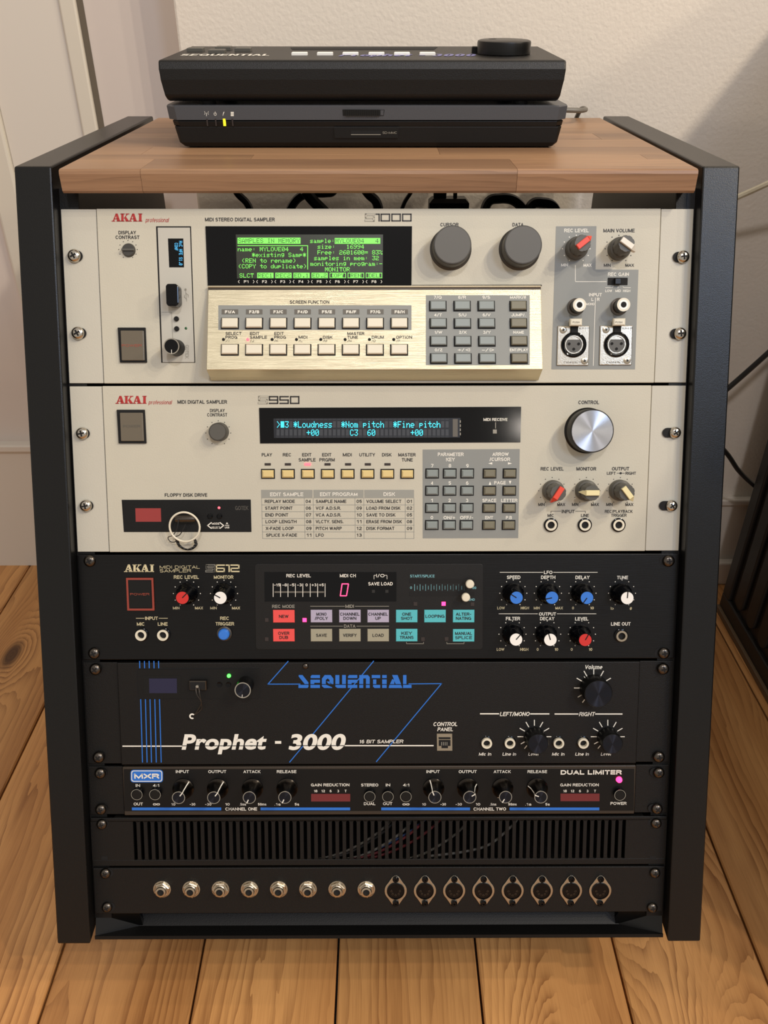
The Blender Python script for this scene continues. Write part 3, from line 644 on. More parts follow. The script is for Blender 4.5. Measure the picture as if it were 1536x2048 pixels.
H.t('MIDI STEREO DIGITAL SAMPLER', 479.8, 439, 7.4, 139.5)
model_no(H, 'S1000', 730, 825.5, 427, 443, 'ink_black')
knob_plain(H, 256, 499.5, .0052, .002, 'knob_dark_grey', None, name='contrast_trimmer', rt=.93)
x, y = H.at(256, 499.5, .002); H.part('trimmer_blade', MB().box(-.0047, .0047, -.0007, .0007, .0019, .0032), 'knob_grey', (x, y, 0))
H.dots(256, 499, 18.5, 11, 'ink_black', .9, a0=-120, a1=-420)
# drive bay
slab(H, [(312, 452.5), (382, 452.5), (390.5, 725.5), (322.5, 725.5)], 0, .0001, 'void_black', 'bay_gap')
slab(H, [(315, 455), (379.5, 455), (388.5, 724.5), (325, 724.5)], 0, .0008, 'bezel_grey', 'drive_bezel', 'silver-grey drive bezel', bevel=.0002)
slab(H, [(336, 477), (366.5, 477), (368, 534.5), (338.5, 534.5)], .0005, .0010, 'gloss_black', 'small_display')
def vtext(H, txt, x, y0, y1, w, ink, d=.0012):
    """dot text running down the panel"""
    n = len(txt); c = (y1-y0)/n; mb = H.I_(ink)
    for k, ch in enumerate(txt):
        if ch not in F57: continue
        for i, col in enumerate(F57[ch]):
            for j in range(7):
                if col >> j & 1:
                    X = x+w/2-w*j/7; Y = y0+k*c+c*i/6; a = H.L(X-w/7, Y, d); b = H.L(X, Y+c/6, d); mb.flat([(a[0], a[1]), (b[0], a[1]), (b[0], b[1]), (a[0], b[1])], d)
vtext(H, 'HxC/HFE S1.0', 361.5, 482, 531, 7, 'lit_oled'); vtext(H, 'CONF', 352.5, 486, 502, 6.5, 'lit_oled')
H.line([(371, 578), (373.5, 602)], 1, 'ink_grey', .001); H.dot(371, 579, 2.4, 'ink_grey', .001); H.line([(372, 586), (376.5, 590), (376.5, 594)], 1, 'ink_grey', .001); H.line([(373, 598), (369, 594), (369, 590)], 1, 'ink_grey', .001)
for p in ((352.7, 637.5), (353.2, 657.3)):
    x, y = H.at(*p, .002); H.part('small_button', cached('smb', lambda: MB().lathe([(.0019, .0008), (.0019, .0022), (.0015, .0026), (0, .0026)], 16).mesh('small_button', 'satin_black', True)), None, (x, y, 0))
led(H, 371.7, 656.5, .0014, 'led_off_green')
H.line([(323.5, 624.5), (343, 624.5), (345.5, 676)], .9, 'ink_grey', .0009)
vtext(H, 'GOTEK', 374, 690, 718, 7, 'ink_grey', .001)
knob_plain(H, 343, 692.5, .0068, .0165, 'satin_black', 'gloss_black', label='black rotary knob with bright rim', skirt=0)
x, y = H.at(343, 692.5, .0165); H.part('knob_rim', MB().ring(0, 0, .0052, .0060, .0169, 32), 'chrome', (x, y, 0)); H.part('knob_mark', MB().box(-.0002, .0002, -.0054, -.0026, .0169, .0171), 'ink_white', (x, y, 0))
def power(H, pts, inner, ink, txt, tx, ty, tw, m='switch_grey', rim='void_black'):
    slab(H, pts, 0, .0016, rim, 'switch_surround', bevel=.0003)
    o = slab(H, inner, .001, .003, m, 'power_rocker', 'rocker marked POWER', bevel=.0006)
    H.t(txt, tx, ty, 5, tw, ink, ext=1, d=.0032, b=.004)
power(H, [(235, 655), (290.5, 655), (293.5, 725), (239.5, 725)], [(240.5, 661), (287, 661), (289, 721), (243, 721)], 'ink_orange', 'POWER', 263.5, 691, 40)
# display window
slab(H, [(410.8, 452.4), (824, 452.4), (823, 571), (415.5, 571)], 0, .0006, 'gloss_black', 'display_window', 'black glossy display window')
slab(H, [(471.5, 469), (766, 469), (765.5, 557), (474, 557)], .0003, .0008, 'lcd_dark', 'screen', 'dark green liquid crystal screen')
d = .0011; G = 'lit_green'
H.rect(475, 475.3, 601, 487.6, G, d); H.mtx('SAMPLES IN MEMORY', 476.5, 481.5, 7.3, 9, 'lcd_dark', d+.0002)
H.rect(475, 490.6, 616, 492, G, d); H.rect(614.6, 490.6, 616, 539, G, d)
for r in (('name: MYLOVE04   4', 475.5, 498.4, 7.34), ('*existing Samp*', 504, 509.8, 7.28), ('(REN to rename)', 483.5, 521.2, 7.3), ('(COPY to duplicate)', 476.5, 532.6, 7.24),
          ('sample:', 620, 481.8, 7.15), ('size:   16994', 635, 493.4, 7.25), ('Free: 2601600= 83%', 635, 504.8, 7.28), ('samples in mem: 32', 628, 516.2, 7.27), ('monitoring program:-', 620.7, 527.6, 7.25), ('MONITOR', 650, 538.7, 7.25), ('SLCT', 479, 551, 7.4)):
    H.mtx(r[0], r[1], r[2], r[3], 8.6, G, d)
H.rect(669.5, 476, 760.5, 487.6, G, d); H.mtx('MYLOVE04   4', 671, 481.8, 7.28, 8.8, 'lcd_dark', d+.0002)
for k, tx in enumerate(('REC1', 'REC2', 'ED.1', 'ED.2', 'COPY', 'REN', 'DEL')):
    x0 = 514.4+36.2*k; H.rect(x0, 545.5, x0+32.6, 556.3, G, d)
    if k < 4: H.mtx(tx, x0+1.8, 551, 7.5, 8, 'lcd_dark', d+.0002)
    else: H.rect(x0+1.2, 546.7, x0+31.4, 555.1, 'lcd_dark', d+.0001); H.rect(x0+5, 546.7, x0+27.4, 555.1, G, d+.0002); H.mtx(tx, x0+(1.8 if len(tx) == 4 else 6), 551, 7.3, 7.6, 'lcd_dark', d+.0004)
for k in range(8):
    xc = 492.5+36.5*k; H.t('F%d' % (k+1), xc, 563.3, 5.4, 9.5, 'ink_white', d=.0009); H.line([(xc-14, 560.6), (xc-16, 563.3), (xc-14, 566)], .9, 'ink_white', .0009); H.line([(xc+14, 560.6), (xc+16, 563.3), (xc+14, 566)], .9, 'ink_white', .0009)
# CURSOR / DATA
H.t('CURSOR', 899, 449.2, 7, 36.5); H.t('DATA', 1036, 449.2, 7, 22)
for px, nm in ((905, 'left'), (1046.4, 'right')):
    k = knob_plain(H, px, 489.6, .0160, .0155, 'knob_dark_grey', 'knob_grey', rt=.89, seg=56, label='large round grey knob')
# right-hand input field
H.poly([(1112, 452.7), (1193, 452.3), (1191, 539), (1277, 539.4), (1270, 738.6), (1102.8, 738.6)], 'grey_print', .00012)
H.t('REC LEVEL', 1153, 461, 7.2, 49, 'ink_white'); H.t('MAIN VOLUME', 1238.2, 461, 7.2, 62.5)
H.dots(1152.5, 497.5, 27.5, 11, 'ink_white', 1.2); H.dots(1238, 497.5, 27.5, 11, 'ink_black', 1.1)
H.t('MIN', 1129, 530, 6, 13.5, 'ink_white'); H.t('MAX', 1175, 530.3, 6.4, 16, 'ink_white'); H.t('MIN', 1214.5, 530.4, 6, 13.5); H.t('MAX', 1259.5, 530.4, 6, 17)
H.line([(1150.8, 530.5), (1150.8, 563.3), (1212.5, 563.3)], 1, 'ink_white')
H.t('REC GAIN', 1236.8, 548.6, 7, 42, 'ink_white')
slab(H, [(1216, 555.4), (1255.5, 555.4), (1255, 570), (1215.5, 570)], 0, .0005, 'void_black', 'switch_slot')
x, y = H.at(1236, 562.6, .003); H.part('slide_switch', MB().box(-.0024, .0024, -.0024, .0024, 0, .0035, .0005), 'satin_black', (x, y, 0))
H.t('LOW', 1217.4, 581.7, 5, 13.5, 'ink_white'); H.t('MID', 1236.2, 581.7, 5, 11, 'ink_white'); H.t('HIGH', 1253.2, 581.7, 5, 14.5, 'ink_white')
H.line([(1211, 575.6), (1224, 575.6), (1226, 573.6)], .8, 'ink_white'); H.line([(1246, 573.6), (1248, 575.6), (1261, 575.6)], .8, 'ink_white'); H.line([(1236, 573), (1236, 576)], .8, 'ink_white')
H.t('INPUT', 1190.8, 589.4, 6.6, 26, 'ink_white'); H.t('L', 1185, 598.8, 6.4, 4.5, 'ink_white'); H.t('R', 1196.5, 598.8, 6.4, 5, 'ink_white'); H.t('(MONO)', 1180.5, 608, 5, 20, 'ink_white')
H.line([(1190.8, 595.5), (1186.5, 731)], 1, 'ink_white')
knob_bar(H, 1165.5, 486.3, 38, 'pointer_red', plabel='red pointer bar'); knob_bar(H, 1253.5, 487.2, -35, 'pointer_white', plabel='white pointer bar')
for px, py in ((1159, 609.8), (1247.2, 609.3)):
    x, y = H.at(px, py, .0125)
    o = H.part('phono_socket', cached('rca', lambda: MB().lathe([(.0066, 0), (.0066, .0015), (.0052, .002), (.0050, .009), (.0048, .0125), (.0026, .0125), (.0026, .006)], 28).mesh('phono_socket', 'dark_chrome', True)), None, (x, y, 0), label='round phono socket with pale rim')
    H.part('socket_rim', cached('rcar', lambda: MB().ring(0, 0, .0027, .0050, .0127, 28).mesh('socket_rim', 'ivory')), None, parent=o)
    H.part('bore', cached('rcab', lambda: MB().disc(0, 0, .0022, .0128, 18).mesh('bore', 'void_black')), None, parent=o); H.part('insulator', cached('rcai', lambda: MB().ring(0, 0, .0022, .0036, .01275, 28).mesh('insulator', 'white_plastic')), None, parent=o)
for (x0, y0, x1, y1, cx_, cy_) in ((1114.5, 651.5, 1179.5, 731, 1147.3, 689.5), (1199.5, 651, 1265.5, 730.2, 1232.8, 689)):
    o = slab(H, [(x0+1, y0), (x1, y0), (x1-2, y1), (x0-1, y1)], 0, .0012, 'nickel', 'microphone_socket', 'three-pin socket on a bright square plate', bevel=.0005)
    x, y = H.at(cx_, cy_, .0012); ox, oy = x-o.location.x, y-o.location.y
    H.part('socket_ring', cached('xr', lambda: MB().lathe([(.0099, .001), (.0098, .0022), (.0090, .0026), (.0080, .0022), (.0078, .0012), (0, .0012)], 36).mesh('socket_ring', 'gloss_black', True)), None, (ox, oy, 0), parent=o)
    H.part('shell', cached('xs', lambda: MB().lathe([(.0070, .0012), (.0070, .0022), (.0062, .0022), (.0061, .0014), (0, .0014)], 32).mesh('shell', 'nickel', True)), None, (ox, oy, 0), parent=o)
    H.part('pin_insert', cached('xi', lambda: MB().prism([(.0060*math.cos(math.radians(a)), .0060*math.sin(math.radians(a))) for a in range(-220, 41, 13)], .0014, .0018).mesh('pin_insert', 'knob_grey')), None, (ox, oy, 0), parent=o)
    for q in ((-.0037, .0006), (.0037, .0006), (0, -.0034)):
        H.part('pin_hole', cached('xp', lambda: MB().lathe([(.0011, .0018), (.0011, .0021), (.0008, .0021)], 12).disc(0, 0, .0009, .0019, 12).mesh('pin_hole', 'void_black')), None, (ox+q[0], oy+q[1], 0), parent=o)
    H.part('latch_stem', cached('xl', lambda: MB().box(-.0028, .0028, 0, .0052, .001, .0030, .0003).mesh('latch_stem', 'void_black')), None, (ox, oy+.0088, 0), parent=o)
    H.part('release_tab', cached('xt', lambda: MB().box(-.0046, .0046, -.0027, .0027, .0035, .0075, .0008).mesh('release_tab', 'ivory')), None, (ox, oy+.0165, 0), parent=o)
    for q in (( -.0084, .0113), (.0088, -.0123)):
        s_ = H.part('plate_screw', cached('xsc', lambda: MB().lathe([(.0027, .0012), (.0027, .0017), (.002, .002), (0, .002)], 18).mesh('plate_screw', 'nickel', True)), None, (ox+q[0], oy+q[1], 0), parent=o)
        H.part('plate_screw_recess', cached('xscc', lambda: cross_mesh(.0024).mesh('plate_screw_recess', 'void_black')), None, (ox+q[0], oy+q[1], .0019), .4, parent=o)
    H.t('PUSH', cx_+5, 644.5, 4, 14, 'ink_grey', d=.0077)
    H.t('CANNON 5', cx_-3, 724.5, 3.6, 34, 'ink_faint', d=.0014, b=.004); H.t('XLR-3-31', cx_+21.5, 656.5, 3.4, 20, 'ink_faint', d=.0014, b=.004)
H.finish()
# sloping brushed key panel
yt = H.L(768, 573)[1]; yb_ = H.L(768, 739, .0165)[1]; wt, wb = .0022, .0168
L0 = math.hypot(yt-yb_, wb-wt); al = math.atan2(wb-wt, yt-yb_)
xl = H.L(416.5, 577, wt)[0]; xr = H.L(1081.5, 577, wt)[0]
kp = obj('key_panel', None if False else MB().add(
    [(0, 0, 0), (xr-xl, 0, 0), (xr-xl, L0, 0), (0, L0, 0), (0, -.0006, -.002), (xr-xl, -.0006, -.002), (.0, -.004, -.0165), (xr-xl, -.004, -.0165), (0, L0+.0006, -.0025), (xr-xl, L0+.0006, -.0025)],
    [(0, 1, 2, 3), (4, 5, 1, 0), (6, 7, 5, 4), (3, 2, 9, 8), (0, 3, 8, 6, 4), (2, 1, 5, 7, 9)]).mesh('key_panel', 'alu_brushed'), H.ob, (xl, yb_, wb), label='sloping brushed metal key panel', bevel=.0004)
kp.rotation_euler = (-(-al), 0, 0)
Ml = Matrix.Translation((xl, yb_, wb)) @ Matrix.Rotation(-al, 4, 'X'); kp.rotation_euler = (-al, 0, 0)
K = Host(kp, H.M @ Ml)
K.part('top_lip', MB().box(0, xr-xl, L0-.0013, L0, 0, .0012, .0003), 'alu_edge')
K.part('top_groove', MB().box(0, xr-xl, L0-.0030, L0-.0014, 0, .0001), 'bronze_edge')
slab(H, [(824, 570), (1083.6, 569.5), (1083.6, 572), (824, 572)], 0, .0003, 'void_black', 'panel_gap')
K.t('SCREEN FUNCTION', 619, 604, 6.6, 79)
K.rect(436.5, 610.5, 823, 660, 'grey_print', .0001)
fx = (459.9, 508.4, 556.8, 605.3, 653.8, 702.3, 750.8, 799.3)
bw, bh = K.sz(600, 646, 36, 22.8); bw, bh = round(bw, 4), round(bh, 4)
for k, x in enumerate(fx):
    K.rect(x-16.5, 618.6, x+16.5, 628.6, 'ink_faint', .00025); K.t('F%d/%s' % (k+1, 'ABCDEFGH'[k]), x, 623.7, 5.8, 20, 'ink_white', d=.0004, b=.04)
    button(K, x-.7, 645.4, bw, bh, 'key_cream', sub=False, c=.0006); button(K, x-1, 698.4, bw, bh, 'key_cream', sub=False, c=.0006)
lab = (('SELECT', 'PROG', '/I'), ('EDIT', 'SAMPLE', '/J'), ('EDIT', 'PROG', '/K'), ('', 'MIDI', '/L'), ('', 'DISK', '/M'), ('MASTER', 'TUNE', '/N'), ('', 'DRUM', '/O'), ('', 'OPTION', '/P'))
for k, (a, b, c) in enumerate(lab):
    x = 451+48.75*k
    wd = dict(SELECT=32, PROG=23.5, EDIT=19, SAMPLE=34, MIDI=17.5, DISK=19, MASTER=34, TUNE=21, DRUM=24, OPTION=32)
    if a: K.t(a, x+wd[a]/2, 667, 6, wd[a])
    K.t(b, x+wd[b]/2, 674.4, 6, wd[b]); K.t(c, x+4, 681.6, 4.6, 8, b=.004)
    led(K, x-4.6, 678, .0012, 'led_red' if k == 1 else 'void_black', label='lit red indicator' if k == 1 else None)
K.rect(851.7, 590.3, 1059.5, 730.3, 'grey_print', .0001)
bw2, bh2 = K.sz(924, 646, 35, 21.4); bw2, bh2 = round(bw2, 4), round(bh2, 4)
kx = (876, 924.6, 973, 1037); kl = (('7/Q', '8/R', '9/S', 'MARK/#'), ('4/T', '5/U', '6/V', 'JUMP/.'), ('1/W', '2/X', '3/Y', 'NAME'), ('0/Z', '+/', '-/', 'ENT/PLAY'))
for r in range(4):
    for c in range(4):
        x = kx[c]+r*.6; tx = kl[r][c]; ty = (594.6, 629.9, 664.5, 699.8)[r]
        K.t(tx, x-(.5 if c < 3 else 1)-(4 if tx in ('+/', '-/') else 0), ty, 5.8, {'MARK/#': 32, 'JUMP/.': 28, 'NAME': 21.5, 'ENT/PLAY': 36.5}.get(tx, 15.5 if len(tx) == 3 else 13), 'ink_white')
        if tx in ('+/', '-/'):
            s_ = -1 if tx[0] == '+' else 1; q = x+9; K.line([(q-4*s_, ty-2.6), (q+4*s_, ty), (q-4*s_, ty+2.6), (q-4*s_, ty-2.6)], .9, 'ink_white')
        button(K, x, (610.6, 645.6, 681.2, 716)[r], bw2, bh2, 'key_blue_grey' if c < 3 else 'key_brown_grey', sub=False, c=.0006)
K.finish()
HS1 = H

# ================= second sampler (3U beige, cyan display)
H = unit('beige 3U sampler with a cyan text display and one big silver dial', 7*U-.0001, 10*U-.0002, (204, 790), (1303.5, 790), 'beige_paint', 'beige_ear', .22)
for p in ((163, 867), (170.5, 1012)): screw(H, *p, r=.0048, hole=.0018, h=.0036, rot=.2)
for p in ((1351.5, 865.5), (1344.5, 1012)): screw(H, *p, r=.0046, hole=-.0060, h=.0036, rot=.6)
akai(H, 230.8, 292.8, 791.8, 807.4, 'ink_red')
H.t('professional', 320, 804.5, 8, 46, 'ink_red', it=.22, b=.004)
H.t('MIDI DIGITAL SAMPLER', 404.5, 803.8, 7, 99); model_no(H, 'S950', 516.5, 601, 792, 808, 'ink_black')
power(H, [(233, 819.4), (289, 819.4), (292.5, 886.8), (237, 886.8)], [(239, 825.5), (285, 825.5), (287.5, 882.5), (241.5, 882.5)], 'ink_faint', 'POWER', 263.5, 852.5, 34, m='switch_grey')
H.t('DISPLAY', 434.8, 821, 6.6, 29.5); H.t('CONTRAST', 434.4, 829.6, 6.6, 40)
knob_plain(H, 434.8, 864, .0074, .0085, 'knob_dark_grey', 'knob_grey', rt=.95, label='small grey contrast knob')
H.dots(436.5, 866, 25, 11, 'ink_black', .9)
H.t('FLOPPY DISK DRIVE', 372, 990, 7, 85)
slab(H, [(243.3, 999.6), (501.5, 999), (503, 1064), (247.7, 1064)], 0, .0001, 'void_black', 'bay_gap')
slab(H, [(246, 1002), (500.5, 1001.5), (501.5, 1063), (249, 1063)], 0, .0007, 'dark_plastic', 'drive_bezel', 'black drive bezel')
slab(H, [(270.5, 1016.5), (321.5, 1016.5), (322.5, 1043.5), (271.5, 1043.5)], .0005, .0009, 'window_red_bright', 'display_window', 'dull red display window')
led(H, 437.8, 1015.7, .0012, 'led_red', label='lit red indicator')
for p in ((419.6, 1032.8), (438.6, 1032.8)):
    x, y = H.at(*p, .002); H.part('small_button', cached('smb2', lambda: MB().lathe([(.0021, .0007), (.0021, .0018), (.0016, .0023), (0, .0023)], 16).mesh('small_button', 'gloss_black', True)), None, (x, y, 0))
H.t('GOTEK', 483.5, 1016, 8, 26, 'ink_faint', d=.0009, b=.004)
for s_ in (-1, 1): H.line([(431.3-s_*9, 1045.5), (431.3-s_*16, 1051), (431.3-s_*9, 1056.5)], 2, 'ink_white', .0009)
H.t('MODE', 431.3, 1047.3, 4, 15, 'ink_white', d=.0009); H.t('SELECT', 431.3, 1055.2, 4, 17, 'ink_white', d=.0009)
H.poly([(454, 1044.5), (456.5, 1048), (451.5, 1048)], 'ink_white', .0009); H.rect(450, 1050, 458.5, 1051.2, 'ink_white', .0009); H.t('USB', 454.2, 1055, 3.6, 9, 'ink_white', d=.0009)
slab(H, [(518.2, 815.7), (1042.3, 813.5), (1040.8, 884.5), (520.3, 886.8)], 0, .0005, 'gloss_black', 'display_window', 'long black glossy display window')
d = .0008
slab(H, [(546.8, 837), (921, 836), (920, 875), (548, 876)], .0004, .0007, 'vfd_field', 'screen', 'dark text display with cyan characters')
r1 = '>#3 *Loudness  *Nom pitch  *Fine pitch'; r2 = '       +00       C3  60        +00'
for k in range(40):
    x = 552.4+8.67*k
    for row, yc, st in ((0, 849, r1), (1, 865.2, r2)):
        if k >= len(st) or st[k] == ' ': H.rect(x+.6, yc-6.6, x+6.6, yc+6.2, 'vfd_cell', d)
    H.rect(x, 873.4, x+7, 874.6, 'vfd_cell', d); H.rect(x, 838, x+7, 839.2, 'vfd_cell', d)
H.mtx(r1, 552.6, 849, 8.67, 13, 'lit_cyan', d, fill=.93); H.mtx(r2, 552.6, 865.2, 8.67, 12.5, 'lit_cyan', d, fill=.93)
H.rect(905.5, 838, 915.5, 873.5, 'ink_faint', d)
for k in range(4): H.rect(919.6, 840.5+8.3*k, 921.6, 845.5+8.3*k, 'ink_grey', d)
H.t('MIDI RECEIVE', 991, 839, 5.8, 48, 'ink_white', d=.0007); H.rect(990.3, 844.5, 991.8, 857, 'ink_grey', .0007); H.rect(985.8, 859, 993.6, 867, 'ink_grey', .0007)
px8 = (535.4, 575.4, 615.4, 655.4, 695.2, 735, 774.8, 814.6)
for k, (a, b, wa, wb_) in enumerate((('PLAY', '', 20.5, 0), ('REC', '', 17, 0), ('EDIT', 'SAMPLE', 18.5, 34), ('EDIT', 'PRGRM', 18.5, 30.5), ('MIDI', '', 18, 0), ('UTILITY', '', 31.5, 0), ('DISK', '', 19, 0), ('MASTER', 'TUNE', 34.5, 22))):
    xx = (533.8, 574.2, 613.6, 653.6, 694.8, 734.4, 773.6, 814)[k]
    H.t(a, xx, 909.5, 6.6, wa)
    if b: H.t(b, xx+.6, 919.6, 6.6, wb_)
    if k < 7: led(H, xx+1.4, 928.7, .0024, 'led_red' if k == 2 else 'led_off', square=True, hh=.0009, label='lit red indicator' if k == 2 else None)
bw, bh = [round(q, 4) for q in H.sz(655, 948, 27.6, 19.6)]
for x in px8: button(H, x, 948, bw, bh, 'key_yellow', c=.0011)
# printed parameter table
cols = (522.8, 608.4, 626.2, 709.8, 727.4, 810.6, 828); ry = (980, 996.4, 1009.8, 1023.4, 1036.9, 1050.3, 1063.7, 1077)
def tx_(x, y): return x+(y-980)*.026*(1-(x-522)/300)
for a, b in ((522.2, 625), (627, 727), (728.6, 828)): H.poly([(a, 979.8), (b, 979.8), (b, 996.2), (a+.4, 996.2)], 'ink_table', .00015)
for y in ry[2:]: H.line([(tx_(522.8, y), y), (828, y)], .9, 'ink_table', .00015)
for x in cols:
    H.line([(tx_(x, 996), 996), (tx_(x, 1077), 1077)], .9, 'ink_table', .00015)
H.t('EDIT SAMPLE', 573.4, 988.7, 7.2, 66.5, 'ink_white', d=.0003); H.t('EDIT PROGRAM', 677.4, 988.5, 7.2, 75, 'ink_white', d=.0003); H.t('DISK', 778.6, 988.3, 7.2, 23, 'ink_white', d=.0003)
tab = ((('REPLAY MODE', 60, '04'), ('START POINT', 55, '06'), ('END POINT', 46, '07'), ('LOOP LENGTH', 62, '08'), ('X-FADE LOOP', 56, '09'), ('SPLICE X-FADE', 62, '11')),
       (('SAMPLE NAME', 61, '05'), ('VCF A.D.S.R.', 50, '09'), ('VCA A.D.S.R.', 50.5, '10'), ('VLCTY. SENS.', 55, '11'), ('PITCH WARP', 52, '12'), ('LFO', 16, '13')),
       (('VOLUME SELECT', 70, '01'), ('LOAD FROM DISK', 68, '02'), ('SAVE TO DISK', 58, '05'), ('ERASE FROM DISK', 71, '08'), ('DISK FORMAT', 56, '09')))
for c, (lx, nx) in enumerate(((529.6, 616.6), (631.6, 718.4), (732.8, 819))):
    for r, (tt, w, n) in enumerate(tab[c]):
        y = (1002.7, 1016.2, 1029.8, 1043.2, 1056.7, 1070.2)[r]; sh = (.5*r if c == 0 else 0)
        H.t(tt, lx+sh+w/2, y, 6.4, w); H.t(n, nx+sh*.6, y, 6.4, 10.5)
H.poly([(845.3, 899.2), (1039.6, 898), (1036.4, 1076.2), (845.5, 1076.6)], 'grey_print', .00012)
H.t('PARAMETER', 901.4, 908.7, 7, 51.5, 'ink_white'); H.t('KEY', 900.8, 919, 7, 17.5, 'ink_white'); H.t('ARROW', 1001, 908.4, 7, 32, 'ink_white'); H.t('/CURSOR', 999.8, 918.6, 7, 41, 'ink_white')
def tri(H, x, y, w, h, dirn, ink='ink_white'):
    P = {'l': [(x+w, y-h), (x+w, y+h), (x-w, y)], 'r': [(x-w, y-h), (x-w, y+h), (x+w, y)], 'u': [(x-w, y+h), (x+w, y+h), (x, y-h)], 'd': [(x-w, y-h), (x+w, y-h), (x, y+h)]}[dirn]; H.poly(P, ink)
tri(H, 980.4, 926.8, 4.2, 2.2, 'l'); tri(H, 1020, 926.8, 4.2, 2.2, 'r'); tri(H, 980, 966.2, 2.5, 3.6, 'u'); tri(H, 1020.2, 965, 2.5, 3.4, 'd'); H.t('PAGE', 1000, 965.4, 6.6, 23, 'ink_white')
cx5 = ((864.6, 899.8, 934.8, 979.6, 1019.8), (864.2, 899.4, 934.5, 979.2, 1019.2), (864, 899, 934, 978.6, 1018.6), (863.8, 898.6, 933.2, 978.2, 1017.8))
ll = (('7', '8', '9', '', ''), ('4', '5', '6', '', ''), ('1', '2', '3', 'SPACE', 'LETTER'), ('0', 'ON/+', 'OFF/-', 'ENT', 'P.B'))
bw, bh = [round(q, 4) for q in H.sz(900, 1000, 27.4, 20)]
for r in range(4):
    for c in range(5):
        x = cx5[r][c]; y = (947.2, 981.8, 1016.4, 1050.6)[r]; tt = ll[r][c]
        if tt: H.t(tt, x, (931.4, 966.2, 1000.8, 1035.2)[r], 6.8 if c < 3 else 6.4, {'SPACE': 28, 'LETTER': 32.5, 'ENT': 16, 'P.B': 12, 'ON/+': 23, 'OFF/-': 26}.get(tt, 5.2), 'ink_white')
        button(H, x, y, bw, bh, 'key_blue_grey' if c < 3 else 'key_brown_grey', c=.0011)
H.t('CONTROL', 1177.5, 804.6, 7.2, 41.5)
knob_plain(H, 1184.8, 862, .0180, .0160, 'satin_black', 'spun_alu', rt=.93, seg=64, label='large black dial with spun metal face', tl='spun silver dial face')
H.t('REC LEVEL', 1104.4, 937.6, 7, 45.8); H.t('MONITOR', 1172.7, 937.6, 7, 39.5); H.t('OUTPUT', 1241.2, 937.4, 7, 34.5)
H.t('LEFT', 1222.7, 946.4, 5.8, 17.5); H.t('RIGHT', 1261.6, 946.4, 5.8, 21); H.line([(1234, 946.4), (1249, 946.4)], .8, 'ink_black'); H.dot(1241.4, 946.4, 2.3, 'ink_black')
for x, cxx, cyy, ang, pm in ((1104.5, 1116.6, 986, -122, 'pointer_red'), (1173, 1184.5, 985.6, 180, 'pointer_cream'), (1241, 1254.2, 985.2, -52, 'pointer_cream')):
    H.dots(x, 981.5, 27, 11, 'ink_black', .9); knob_bar(H, cxx, cyy, ang, pm, h=.0205)
for x, tt in ((1082.8, 'MIN'), (1122.5, 'MAX'), (1150.3, 'MIN'), (1190, 'MAX'), (1218.8, 'MIN'), (1258.8, 'MAX')): H.t(tt, x, 1009, 6, 12.5 if tt == 'MIN' else 15.5)
H.t('INPUT', 1136.3, 1023, 6.6, 26); H.line([(1102, 1026), (1102, 1022.6), (1121.5, 1022.6)], .8, 'ink_black'); H.line([(1151, 1022.6), (1171, 1022.6), (1171, 1026)], .8, 'ink_black')
H.t('MIC', 1101.6, 1030.8, 6, 12.5); H.t('LINE', 1170, 1030.8, 6, 15.5); H.t('REC/PLAYBACK', 1237.5, 1022.8, 6, 55.5); H.t('TRIGGER', 1237.8, 1030.4, 6, 31)
for x in (1102.5, 1170.5, 1238): jack(H, x, 1050.4, r=.0056)
H.finish()
HS2 = H
# ================= third sampler (2U black with coloured keys)
H = unit('black 2U sampler with red, lilac and cyan touch keys', 5*U-.0001, 7*U-.0004, None, None, 'panel_satin', 'panel_satin', .2)
for p in ((178.3, 1122.5), (187, 1307.5)): screw(H, *p, r=.0048, m='dark_chrome', h=.0036, rot=.4, hole=.0015)
for p in ((1338.5, 1122.5), (1329, 1307)): screw(H, *p, r=.0048, m='dark_chrome', h=.0036, rot=.1, hole=-.0035)
akai(H, 248, 307.6, 1129, 1144, 'ink_cream')
H.t('MIDI DIGITAL', 359.5, 1134.2, 6.2, 80, 'ink_cream', b=.004); H.t('SAMPLER', 350.8, 1141.6, 6.2, 63, 'ink_cream', b=.004)
model_no(H, 'S612', 411.5, 481, 1129, 1144.2, 'ink_cream', inner='void_black')
slab(H, [(251.6, 1156.2), (306, 1156.2), (308.6, 1221.4), (254.2, 1221.4)], 0, .0016, 'red_frame', 'switch_surround', 'dull red switch surround', bevel=.0003)
slab(H, [(256, 1160), (302.5, 1160), (304.6, 1217), (258.6, 1217)], .001, .0018, 'void_black', 'switch_gap')
slab(H, [(257.5, 1162), (301, 1162), (303, 1215), (260, 1215)], .0016, .0026, 'satin_black', 'power_rocker', 'rocker marked POWER')
H.t('POWER', 279.6, 1188.4, 4.4, 38.5, 'ink_orange', d=.0028, b=.004)
H.t('REC LEVEL', 372.6, 1154.2, 6.8, 50, 'ink_cream'); H.t('MONITOR', 447.2, 1154.2, 6.8, 39, 'ink_cream')
for x, tt in ((352.3, 'MIN'), (398, 'MAX'), (427, 'MIN'), (472, 'MAX')): H.t(tt, x, 1216, 5.6, 13 if tt == 'MIN' else 16, 'ink_cream')
H.dots(373.8, 1187, 27, 11, 'ink_white', 1); H.dots(448, 1187, 27, 11, 'ink_white', 1)
knob_cap(H, 364.8, 1195.5, 45, 'cap_red', label='red cap'); knob_cap(H, 440.7, 1195.5, 150, 'white_plastic', label='white cap')
H.t('INPUT', 302.9, 1236.6, 6.6, 25.5, 'ink_cream'); H.line([(272.4, 1236.6), (288.4, 1236.6)], 1, 'ink_cream'); H.line([(318, 1236.6), (335, 1236.6)], 1, 'ink_cream')
